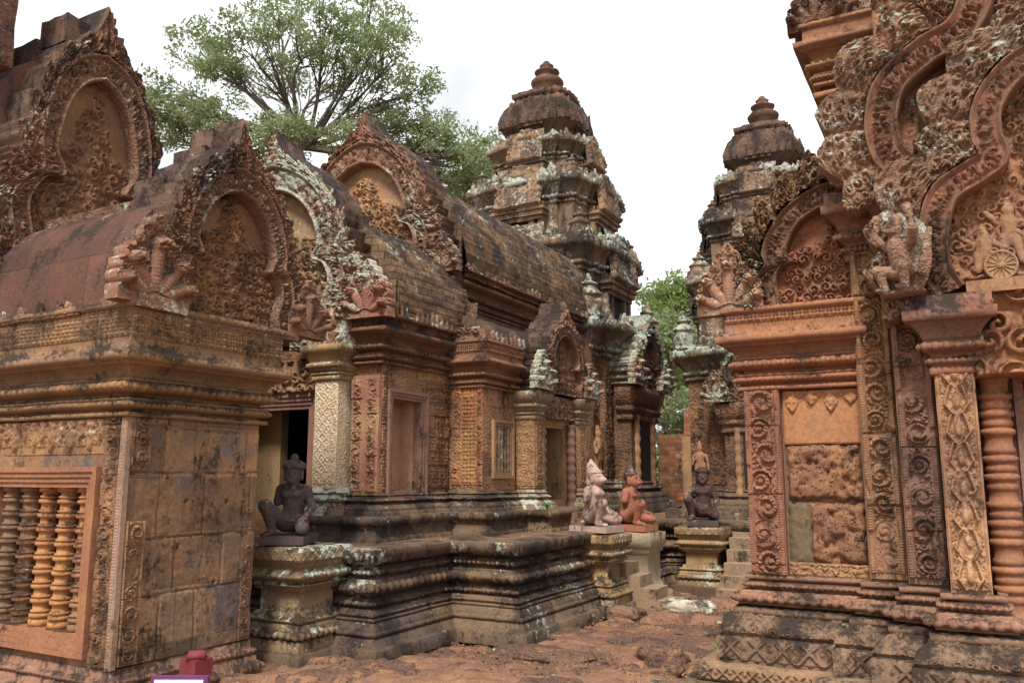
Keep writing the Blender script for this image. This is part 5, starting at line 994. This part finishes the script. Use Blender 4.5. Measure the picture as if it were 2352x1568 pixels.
g = vault(G(), 7.2, 10, -1.0, 3.0, 5.4, 7.4, axis_='y'); build('vaulted_roof', g, M['roof_brick'], rb, smooth=True, rough=.01)
# ------------------------------------------------------------------ pedestals and stairs
def pedestal(label, x0, x1, y0, y1, h, mat, style=0):
    t = thing('statue_pedestal', label, 'pedestal', ((x0 + x1) / 2, (y0 + y1) / 2, 0), 'moulded pedestals carrying kneeling statues'); Q = [(x0, y0), (x1, y0), (x1, y1), (x0, y1)]
    k = h / 1.0
    g = sweep(G(), Q, [(.14, 0), (.14, .10), (.12, .11), (.09, .115)], .08, True); build('plinth', g, M['platform'], t, rough=.014)
    pr = [(.06, .11), (.06, .20), (.04, .21)] + roll(.215, .29, .03, .045) + [(.03, .30), (.03, .33), (.015, .335)] + roll(.34, .385, .01, .025) + [(0, .39), (0, .42), (-.03, .43), (-.03, .60), (0, .61), (0, .635)] + roll(.64, .68, .01, .025) + [(.015, .69)] + roll(.70, .78, .03, .045) + [(.03, .79), (.03, .815), (.05, .82), (.05, .855), (.065, .86), (.065, .965), (.05, .975), (-.3, .985)]
    pr = [(o * 1.25, z * k) for o, z in pr]
    g = sweep(G(), Q, pr, .07, True); beads(g, Q, .08, .252 * k, .075, .07 * k, .03, True); beads(g, Q, .075, .742 * k, .055, .065 * k, .02, True, True); beads(g, Q, .025, .362 * k, .04, .04, .016, True, True)
    for (o, u, L) in (((x0 - .07, y0 - .082, .865 * k), (1, 0, 0), x1 - x0 + .14), ((x1 + .082, y0 - .07, .865 * k), (0, 1, 0), y1 - y0 + .14)): relief(g, o, u, (0, 0, 1), L, .095 * k, f_lozenge(.095, 2), .008, .007)
    build('moulded_block', g, mat, t, rough=.004); return t
pedestal('lichened grey-green pedestal under the dark kneeling statue beside the left pavilion', -5.66, -5.14, 5.64, 6.16, 1.0, M['pedestal'])
pedestal('yellowish two-block pedestal under the pale pink kneeling statue at the platform corner', -4.23, -3.77, 9.29, 9.78, .93, M['pedestal_yellow'])
t = thing('statue_pedestal', 'patched plain cement pedestal under the orange-red kneeling statue', 'pedestal', (-3.9, 10.5, 0), 'moulded pedestals carrying kneeling statues')
g = sweep(G(), [(-4.1, 10.28), (-3.64, 10.28), (-3.64, 10.75), (-4.1, 10.75)], [(.12, 0), (.12, .14), (.04, .16), (.02, .25), (0, .27), (0, .62), (.03, .64), (.03, .70), (.06, .72), (.06, .88), (-.3, .89)], .08, True); build('mended_block', g, stone('grey_cement', (.30, .25, .19), (.25, .19, .14), .3, .2, .3), t, rough=.012)
pedestal('orange-banded pedestal under the dark statue sitting left of the far stairs', -3.57, -3.07, 11.50, 12.0, .92, M['pedestal_yellow'])
M['step'] = stone('step_stone', (.32, .215, .15), (.25, .165, .12), .42, .22, .2, up=-.06)
def stairs(label, boxes, loc):
    t = thing('stone_stairs', label, 'stairs', loc)
    for a, b in boxes: build('step', G().box(a, b, .1), M['step'], t, rough=.012)
    return t
stairs('worn stone stairs between the pale pink and the orange-red statues', [((-3.95 - .2, 9.82, 0), (-3.16 - .0, 10.26, .13)), ((-4.1, 9.82, .12), (-3.38, 10.26, .26)), ((-4.1, 9.82, .25), (-3.58, 10.26, .40)), ((-4.1, 9.82, .39), (-3.76, 10.26, .54)), ((-4.1, 9.82, .53), (-3.9, 10.26, .68))], (-3.6, 10, 0))
stairs('steep stone stairs right of the orange-banded pedestal, partly behind the red scroll band', [((-2.98, 11.0 + .19 * k, .0 if k == 0 else .15 * k - .01), (-2.2, 12.15, .15 * (k + 1))) for k in range(6)], (-2.6, 11.7, 0))
g = G().box((-3.72, 11.28, 0), (-2.9, 12, .12), .1); tag(build('stone_slab', g, M['platform_top'], rough=.015), 'flat stone slab in front of the orange-banded pedestal', 'slab')
t = thing('stone_stairs', 'low dark stone steps up to the door with colonnettes behind the pale pink statue', 'stairs', (-4.3, 10, .94))
for k in range(3): build('step', G().box((-4.5 , 9.6, .93), (-4.12 - .10 * k + .02, 10.7, 1.0 + .07 * k), .1), M['platform_top'], t, rough=.012)

# ------------------------------------------------------------------ kneeling statues
def statue(label, loc, rz, mats, kind, s=1.0):
    t = thing('kneeling_statue', label, 'statue', loc, 'kneeling guardian statues'); t.rotation_euler = (0, 0, rz); t.scale = (s, s, s)
    pr = [('e', (0, .05, .13), (.135, .125, .11)), ('c', (0, .05, .16), (0, .015, .40), .098, .108), ('c', (-.085, .025, .435), (.085, .025, .435), .052, .052), ('e', (-.045, -.07, .395), (.052, .036, .045)), ('e', (.045, -.07, .395), (.052, .036, .045)), ('c', (0, .015, .44), (0, -.005, .52), .05, .046)]
    hd = [('e', (0, -.012, .565), (.073, .082, .092)), ('e', (0, -.035, .525), (.056, .056, .05))]
    hd += [('e', (0, -.098, .553), (.016, .02, .022)), ('c', (0, -.092, .585), (0, -.098, .56), .010, .013), ('c', (-.05, -.075, .592), (-.012, -.088, .588), .009, .009), ('c', (.05, -.075, .592), (.012, -.088, .588), .009, .009), ('e', (-.03, -.082, .575), (.017, .010, .011)), ('e', (.03, -.082, .575), (.017, .010, .011)), ('c', (-.026, -.086, .522), (.026, -.086, .522), .010, .010), ('c', (-.02, -.084, .508), (.02, -.084, .508), .010, .010), ('e', (0, -.075, .487), (.03, .025, .018))]
    for q in (-1, 1): hd += [('e', (.078 * q, .0, .56), (.014, .024, .04)), ('e', (.078 * q, -.002, .515), (.012, .015, .022))]
    if kind in ('beast', 'beak'): hd += [('e', (0, -.105, .53), (.04, .045, .035)), ('e', (0, -.135, .54), (.022, .02, .018))]
    if kind == 'beast': hd += [('-e', (0, -.15, .512), (.025, .03, .008))]
    def up_(q): f = lambda c: ((c[0]) * 1.1, c[1] * 1.1 - .004, (c[2] - .49) * 1.1 + .515); return (q[0], f(q[1]), f(q[2]), q[3] * 1.1, q[4] * 1.1) if q[0][-1] == 'c' else (q[0], f(q[1]), tuple(v * 1.1 for v in q[2]))
    hd = [up_(q) for q in hd]
    L = [('c', (-.08, .02, .11), (-.20, -.23, .285), .082, .060), ('c', (-.20, -.23, .285), (-.15, -.13, .04), .058, .040), ('c', (-.15, -.13, .035), (-.18, -.27, .02), .038, .024)]
    for k in range(5): L += [('c', (-.158 - .012 * k, -.24, .022), (-.168 - .014 * k, -.285 + .006 * abs(k - 1), .014), .012, .010)]
    L += [('c', (.08, .02, .11), (.16, -.22, .075), .082, .052), ('c', (.16, -.22, .075), (.10, .12, .05), .055, .042), ('c', (.10, .12, .05), (.06, .24, .035), .038, .026)]
    def hand(w, d, up):                              # palm plus five bent fingers and a thumb lying over the knee
        w, d = np.array(w, float), np.array(d, float); d /= np.linalg.norm(d); sd = np.cross(d, V3(0, 0, 1)); o = [('c', w, w + d * .045, .022, .024)]
        for k in range(4): b = w + d * .05 + sd * (.020 * (k - 1.5)); m_ = b + d * (.032 - .003 * abs(k - 1.5)); o += [('c', b, m_, .0095, .009), ('c', m_, m_ + d * .018 - V3(0, 0, .024), .009, .0075)]
        return o + [('c', w + d * .015 + sd * up * .02, w + d * .04 + sd * up * .045 - V3(0, 0, .006), .011, .009)]
    A = [('c', (.13, .025, .43), (.185, .03, .265), .047, .040), ('c', (.185, .03, .265), (.155, -.13, .17), .038, .028)] + hand((.155, -.13, .168), (-.1, -1, -.15), -1)
    if kind == 'sitting': A += [('c', (-.13, .025, .43), (-.225, -.02, .29), .047, .040), ('c', (-.225, -.02, .29), (-.205, -.16, .345), .038, .03)] + hand((-.215, -.17, .345), (.1, -1, -.2), 1)
    else: A += [('c', (-.13, .025, .435), (-.155, .03, .32), .05, .046)]
    g = surfnet(sdf(pr + hd + L + A, .03), (-.34, -.34, -.02), (.34, .30, .74), .0085 if kind in ('curly',) else .010)
    M4 = lambda v: v + np.array(loc)                 # built() removes the root location again
    b = build('body', G().merge(g, M4), mats[0], t, smooth=True, rough=.003)
    if kind == 'curly':
        hp = [('e', (0, .0, .625), (.092, .095, .05)), ('c', (0, .01, .66), (0, .01, .70), .040, .036)]
        rg = np.random.default_rng(3)
        for k in range(90): a = rg.uniform(0, 2 * pi); z_ = rg.uniform(-.025, .045); rr = .095 * sqrt(max(.05, 1 - (z_ / .052) ** 2)); hp.append(('e', (rr * cos(a), rr * sin(a), .625 + z_), (.012, .012, .012)))
        nm = 'curly_headdress'
    elif kind == 'beak': hp = [('c', (0, .015, .61), (0, .05, .685), .085, .058), ('e', (0, .005, .622), (.088, .094, .020)), ('e', (0, .02, .65), (.08, .084, .012)), ('e', (0, .035, .678), (.07, .072, .012)), ('c', (0, .05, .70), (0, .055, .755), .038, .02), ('e', (0, .05, .712), (.046, .046, .009)), ('e', (0, .052, .733), (.038, .038, .008)), ('c', (0, .05, .62), (0, .07, .50), .055, .05)]; nm = 'ringed_crown'
    elif kind == 'beast': hp = [('c', (0, .01, .61), (0, .02, .69), .082, .05), ('e', (0, .01, .63), (.086, .09, .02)), ('e', (0, .015, .665), (.07, .07, .015)), ('c', (0, .02, .70), (0, .02, .75), .03, .016), ('c', (0, .06, .6), (0, .08, .48), .045, .04)]; nm = 'ringed_crown'
    else: hp = [('e', (0, .0, .635), (.098, .1, .030)), ('e', (0, 0, .615), (.088, .092, .02)), ('e', (0, 0, .655), (.07, .07, .03))]; nm = 'flat_headdress'
    build(nm, G().merge(surfnet(sdf([up_(q) for q in hp], .014), (-.15, -.15, .44), (.15, .19, .90), .008), M4), mats[1], t, smooth=True, rough=.002)
    cp = [('c', (-.11, .03, .15), (.11, .03, .15), .03, .03), ('e', (0, .045, .135), (.142, .132, .035))]
    build('waist_cloth', G().merge(surfnet(sdf(cp, .03), (-.24, -.18, .05), (.24, .24, .24), .011), M4), mats[0], t, smooth=True, rough=.002)
    build('plinth', G().box((loc[0] - .22, loc[1] - .29, loc[2] - .075), (loc[0] + .20, loc[1] + .25, loc[2] + .004), .08), mats[2], t, rough=.004)
    return t
statue('dark kneeling statue with curly cap, topknot and broken right arm, beside the left pavilion', (-5.50, 5.90, 1.06), radians(27), (M['statue_dark'], M['statue_dark'], M['statue_dark']), 'curly', .94)
statue('pale pink kneeling statue in a ringed conical crown, facing right', (-4.02, 9.52, 1.0), radians(80), (M['statue_pink'], M['statue_pink'], M['statue_pink']), 'beak', .96)
statue('orange-red kneeling statue with dark head and broken arm, behind the pale pink one', (-3.92, 10.5, .965), radians(84), (M['statue_red'], M['statue_brown'], M['statue_red']), 'beast', .97)
statue('dark brown squatting statue with flat headdress, arms on knees, left of the far stairs', (-3.32, 11.74, .985), radians(14), (M['statue_brown'], M['statue_brown'], M['statue_dark']), 'sitting', 1.0)

# ------------------------------------------------------------------ loose stones on the ground
def rock(name, label, c, r, mat, seed, cat='stone', box=.5):
    nu, nv = 44, 26; a = np.linspace(0, 2 * pi, nu, endpoint=False); b = np.linspace(-pi / 2 * .98, pi / 2 * .98, nv); A, B = np.meshgrid(a, b); d = np.stack([np.cos(B) * np.cos(A), np.cos(B) * np.sin(A), np.sin(B)], -1)
    k = 1 / (np.abs(d) ** 4).sum(-1) ** .25; d = d * (1 - box + box * k)[..., None]; d = d * (1 + .35 * (vn(d * 1.7 + seed, seed) - .5) + .22 * (vn(d * 4.5 + seed, seed) - .5) + .10 * (vn(d * 11, seed) - .5))[..., None]
    o = build(name, G().grid(d * np.array(r) + np.array(c), loop=True), mat, smooth=True, rough=.006); return tag(o, label, cat)
def gz(x, y): return (x, y)
rock('loose_stone', 'round dark laterite boulder on the soil nearest the right building', (-2.42, 7.15, .05), (.21, .15, .11), M['laterite_dark'], 3, 'boulder')
rock('loose_stone', 'small laterite stone leaning on the round dark boulder', (-2.28, 6.92, .03), (.10, .07, .06), M['laterite_dark'], 5)
rock('laterite_block', 'wide flat laterite block at the bottom edge of the photo', (-2.75, 5.72, .03), (.36, .22, .10), M['laterite_dark'], 8, 'stone', .7)
rock('laterite_block', 'long low laterite hump in the middle of the soil yard', (-3.35, 7.9, .0), (.85, .28, .07), M['laterite_dark'], 12, 'stone', .6)
rock('laterite_block', 'flat laterite block right of the platform corner', (-3.5, 7.0, .0), (.5, .24, .07), M['laterite_dark'], 15, 'stone', .6)
rock('laterite_block', 'low laterite slab near the second pedestal', (-2.9, 8.65, .0), (.6, .25, .06), M['laterite_dark'], 18, 'stone', .6)
rock('broken_slab', 'broken whitewashed stone slab lying before the worn stairs', (-2.95, 9.7, .08), (.30, .17, .10), M['whitewash'], 21, 'slab', .9)
rock('broken_slab', 'half-white fallen stone beside the base of the right building', (-2.12, 10.1, .06), (.27, .16, .10), M['whitewash'], 25, 'stone', .8)
rock('loose_stone', 'squarish stone at the foot of the yellowish pedestal', (-3.50, 9.15, .05), (.20, .13, .09), M['platform_top'], 27, 'stone', .9)
rock('loose_stone', 'flat grey paving stone at the bottom left of the right building', (-2.02, 6.15, .0), (.28, .30, .07), M['platform'], 29, 'paving stone', .9)
for k, (x, y) in enumerate(((-2.65, 6.6), (-3.0, 6.2), (-2.2, 7.9), (-2.6, 8.2), (-3.9, 6.9), (-2.35, 9.0), (-3.6, 8.3), (-2.5, 9.3))):
    o = rock('pebble', 'small pale stone chip scattered on the red soil', (x, y, .03), (.035, .03, .02), M['whitewash'] if k % 3 else M['laterite'], 40 + k, 'pebble'); o['group'] = 'pale chips on the soil'
g = G()
for k in range(9): y = 5.7 + k * .42; g.box((-2.02, y, -.03), (-1.72, y + .4, .065 + .01 * (k % 3)), .12)
kp = build('paving_strip', g, M['platform'], rough=.014); tag(kp, kind='structure')

# ------------------------------------------------------------------ ruined wall and shrine between the towers
t = thing('ruined_wall', 'crumbling brick shrine wall with reddish and yellow patches between the two towers', 'wall', (-5.2, 18.6, .9))
g = G()
for (x0, x1, z1, y) in ((-6.2, -5.5, 2.5, 18.4), (-5.6, -5.05, 3.1, 18.5), (-5.1, -4.5, 3.6, 18.6), (-4.5, -3.9, 4.1, 18.7), (-3.9, -2.5, 4.6, 18.8)): g.box((x0, y, .85), (x1, y + .5, z1), .12)
relief(g, (-5.15, 18.44, .9), (1, 0, 0), (0, 0, 1), 2.4, 1.5, f_blocks(2.4, 1.5, .42, .2, 6), .14, .025); build('brick_mass', g, M['ruin'], t, rough=.05)
g = relief(G(), (-4.85, 18.45, 2.3), (1, 0, 0), (0, 0, 1), 1.1, .62, f_rosettes(1.1, .62, .3, 77), .10, .02); build('carved_panel', g, stone('bright_red_panel', (.42, .16, .08), (.36, .14, .08), .2, .05, .2), t, smooth=True, rough=.01)
build('yellow_block', G().box((-4.9, 18.4, 2.0), (-3.7, 18.6, 2.28), .1), stone('yellow_ochre_block', (.45, .25, .07), (.38, .2, .07), .25, .1, .4), t, rough=.02)
build('plaster_patch', G().box((-5.6, 18.25, .9), (-5.15, 18.45, 2.45), .12), stone('pale_ochre_plaster', (.40, .24, .14), (.33, .19, .11), .34, .05, .2), t, rough=.03)
build('opening_shade_block', G().box((-5.1, 18.32, .9), (-4.85, 18.5, 1.45), .3), M['shade_black'], t)  # solid black block on the wall, painted as the shade of an opening
for k, (x, y, s) in enumerate(((-5.0, 17.6, .28), (-4.4, 17.3, .34), (-3.9, 17.5, .3), (-4.75, 16.9, .25))): rock('fallen_block', ('pale fallen block at the foot of the ruined wall, next to the left tower door', 'largest tumbled block in front of the ruined wall', 'tilted block in front of the ruined wall beside the smaller tower', 'low fallen block nearest the platform edge, before the ruined wall')[k], (x, y, 1.0 + s * .4), (s, s * .7, s * .75), (M['whitewash'], M['ruin'], M['tower_pale'], M['red'])[k], 60 + k, 'stone', .8)

# ------------------------------------------------------------------ red post and sign at the left bottom edge
PXp, PYp = -3.19, 2.835
t = thing('barrier_post', 'dark red painted square post with stepped cap in front of the left pavilion', 'post', (PXp, PYp, 0))
build('shaft', G().box((PXp - .037, PYp - .037, 0), (PXp + .037, PYp + .037, .735), .2), M['red_paint'], t, rough=.001)
g = G().box((PXp - .05, PYp - .05, .69), (PXp + .05, PYp + .05, .77), .2).lathe([(.0, .77), (.062, .77), (.05, .80), (.0, .805)], (PXp, PYp, 0), 4); build('cap', g, M['red_paint'], t, rough=.001)
t = thing('sign_board', 'top corner of a white sign board with purple rim at the lower left edge', 'sign', (-2.68, 2.3, 0))
def turned(g, c, a): R = np.array([[cos(a), -sin(a), 0], [sin(a), cos(a), 0], [0, 0, 1]]); g.v = [(v - np.array(c)) @ R.T + np.array(c) for v in g.v]; return g
sc_ = (-2.776, 2.252, 0); sa_ = radians(28)
build('board', turned(G().box((-2.76, 2.252, .5), (-2.575, 2.267, .838), .3), sc_, sa_), M['white_paint'], t); build('rim', turned(G().box((-2.775, 2.258, .49), (-2.56, 2.28, .85), .3), sc_, sa_), M['purple_paint'], t); build('leg', turned(G().box((-2.68, 2.28, 0), (-2.65, 2.31, .6), .3), sc_, sa_), M['purple_paint'], t)

# ------------------------------------------------------------------ trees
def leaves(g, c, r, n, s, rg, shell=.55, droop=.3):
    d = rg.normal(size=(n, 3)); d /= np.linalg.norm(d, axis=1)[:, None]; R = (shell + (1 - shell) * rg.random(n)) ** 1; p = np.array(c) + d * R[:, None] * np.array(r)
    a = rg.normal(size=(n, 3)); a[:, 2] -= droop; a /= np.linalg.norm(a, axis=1)[:, None]; b = np.cross(a, rg.normal(size=(n, 3))); b /= np.linalg.norm(b, axis=1)[:, None]
    L = s * rg.uniform(.7, 1.3, n)[:, None]; W_ = L * .42
    V = np.stack([p - a * L * .5, p + b * W_ * .5, p + a * L * .5, p - b * W_ * .5], 1).reshape(-1, 3); g.add(V, np.arange(n * 4).reshape(-1, 4)); return g
def tree(label, base, fork, crown, rg, mat, nl, ls, trunk_r=.3, group=None, name='broadleaf_tree', nb=9, cl=3, cr=1.1, flat=.7):
    t = thing(name, label, 'tree', base, group); g = G(); gl = G(); base = np.array(base, float); fork = np.array(fork, float)
    k = np.linspace(0, 1, 9)[:, None]; tr = base + (fork - base) * k + V3(.25, .15, 0) * np.sin(k * 5) * .8; g.tube(tr, np.linspace(trunk_r, trunk_r * .62, 9), 10)
    for (c, r) in crown:
        c = np.array(c, float); r = np.array(r, float); mid = fork * .5 + c * .5 + rg.normal(size=3) * .5 + V3(0, 0, .1); s = np.linspace(0, 1, 10)[:, None]; limb = fork * (1 - s) ** 2 + 2 * mid * s * (1 - s) + c * s * s; g.tube(limb, np.linspace(trunk_r * .36, trunk_r * .08, 10), 7)
        for j in range(nb):
            d = rg.normal(size=3); d /= np.linalg.norm(d); d[2] = abs(d[2]) * .8 + d[2] * .2; e = c + d * r * rg.uniform(.55, 1.0); st = limb[rg.integers(4, 9)]; m2 = (st + e) / 2 + rg.normal(size=3) * .25; s2 = np.linspace(0, 1, 7)[:, None]; br = st * (1 - s2) ** 2 + 2 * m2 * s2 * (1 - s2) + e * s2 * s2; g.tube(br, np.linspace(trunk_r * .11, .012, 7), 5)
            for q in range(cl): cc = e + rg.normal(size=3) * V3(.8, .8, .5) * cr * .75; leaves(gl, cc, V3(cr, cr, cr * flat) * rg.uniform(.45, .9), nl, ls, rg, .25)
    build('trunk', g, M['bark'], t, smooth=True, rough=.02); build('crown', gl, mat, t); return t
rg = np.random.default_rng(5)
def wp(px, py, D):                                 # used once to lay out the tree line: a bearing and a height at distance D
    yaw, pit = radians(28.5), radians(9.1); f = V3(-sin(yaw) * cos(pit), cos(yaw) * cos(pit), sin(pit)); r_ = V3(cos(yaw), sin(yaw), 0); u_ = np.cross(r_, f); d = f + r_ * (px - 1176) / 1914 - u_ * (py - 784) / 1914; return V3(0, 0, 1.6) + d * D
D = 27
cr_ = [(wp(x, y, D + dz), (rx, rx, rz)) for x, y, dz, rx, rz in ((420, 240, 0, 1.1, .9), (470, 130, 1, 1.1, .9), (560, 110, -1, 1.3, 1.0), (640, 40, 1, 1.3, 1.0), (740, 70, 0, 1.4, 1.1), (850, 40, 1, 1.3, 1.0), (900, 140, -1, 1.2, 1.0), (780, 190, 2, 1.5, 1.0), (620, 200, 2, 1.4, .9), (880, 290, 1, 1.1, .8), (980, 300, 0, 1.1, .8), (1040, 360, -1, 1.0, .8), (400, 330, 1, 1.0, .6), (480, 300, -1, 1.1, .7), (640, 320, -2, 1.0, .6), (740, 330, -1, 1.1, .7), (560, 370, 0, 1.0, .6), (1060, 420, 1, .9, .7), (960, 400, 2, 1.1, .8), (1090, 440, 0, .8, .6), (1000, 350, 1, 1.0, .8), (930, 220, 0, 1.0, .8), (1080, 370, 1, .7, .5), (360, 260, 0, .7, .6), (520, 180, -1, 1.0, .8), (700, 130, -1, 1.2, .9), (830, 130, 0, 1.1, .9))]
fk = wp(700, 340, D); tree('big spreading tree with light green leaves rising behind the hall gables', (fk[0], fk[1] , 0), tuple(fk), cr_, rg, M['leaf'], 46, .15, .24, nb=10, cl=3, cr=.6)
for k, (px, py, dd, r, lab, mt) in enumerate(((1545, 745, 40, 1.5, 'pale loose tree in the gap between the towers, topmost in the gap', 'leaf_light'), (1525, 850, 34, 1.3, 'bright green bushy tree low in the gap between the towers', 'leaf'), (1590, 900, 44, 2.0, 'tall thin tree in the gap between the towers, right behind the ruined wall', 'leaf_light'), (1470, 850, 46, 2.0, 'leafy tree half behind the central tower, right side', 'leaf'), (1120, 470, 30, 1.0, 'pale green treetop touching the left side of the central tower', 'leaf_light'))):
    c = wp(px, py, dd); f_ = c - V3(0, 0, 1.5); rr = r * (1.0 if k != 4 else .6)
    cw = [(c + rg.normal(size=3) * V3(.8, .8, 1.2) * rr * .6, (rr * .7, rr * .7, rr * .8)) for _ in range(4)]
    if k in (1, 2, 3): cw += [(c + V3(rg.normal() * .6, rg.normal() * .6, -1.5 - 1.4 * j), (rr * .8, rr * .8, rr * .8)) for j in range(3)]
    tree(lab, (c[0], c[1], 0), tuple(f_ - V3(0, 0, 1.0)), cw, rg, M[mt], 80, .26, .18, group='trees beyond the temple', nb=6, cl=3, cr=.9)
# weeds
def weed(label, c, n, s, seed):
    rr = np.random.default_rng(seed); g = G(); c = np.array(c, float)
    for k in range(n):
        a = rr.uniform(0, 6.28); e = c + V3(cos(a) * s * .7, sin(a) * s * .7, s * rr.uniform(.5, 1.1)); m_ = (c + e) / 2 + V3(0, 0, s * .25); sdv = V3(-sin(a), cos(a), 0) * s * .16
        g.grid(np.array([[c, c], [m_ - sdv, m_ + sdv], [(m_ + e) / 2 + V3(0, 0, .01) - sdv * .9, (m_ + e) / 2 + V3(0, 0, .01) + sdv * .9], [e, e]]))
    return tag(build('weed', g, M['leaf_small']), label, 'weed')
weed('tiny green sprout on the ledge below the baluster window', (-4.47, 9.12, 1.18), 6, .10, 1)
weed('broad-leaved green weed at the left foot of the right building', (-2.02, 7.55, .0), 7, .16, 2)
weed('grass tuft beside the small stone by the round boulder', (-2.6, 7.35, .0), 12, .09, 3)
weed('grass tuft at the foot of the worn stairs', (-3.12, 10.35, .0), 12, .12, 4)

# gravel and fallen leaves too many to count
rg = np.random.default_rng(11); g = G(); n = 2600
for k in range(n):
    x, y = rg.uniform(-4.6, -.9), rg.uniform(4.6, 11); s = rg.uniform(.006, .02) * (1 if rg.random() < .9 else 1.8); z = -.005 + .02 * rg.random()
    o = V3(x, y, z); d = rg.normal(size=(6, 3)) * .25; oc = (np.array([(1, 0, 0), (-1, 0, 0), (0, 1, 0), (0, -1, 0), (0, 0, .7), (0, 0, -.7)]) + d) * s
    g.add(o + oc, None, [(0, 2, 4), (2, 1, 4), (1, 3, 4), (3, 0, 4), (2, 0, 5), (1, 2, 5), (3, 1, 5), (0, 3, 5)])
tag(build('gravel', g, M['laterite']), 'fine laterite gravel scattered over the soil yard', 'gravel', kind='stuff')
g = G(); leaves(g, (-2.8, 7.8, .045), (1.7, 3.2, .012), 900, .035, rg, 0, 3); tag(build('leaf_litter', g, stone('dry_leaf', (.30, .18, .09), (.22, .11, .06), .3, .2, .2)), 'dry fallen leaves strewn over the red soil', 'leaf litter', kind='stuff')
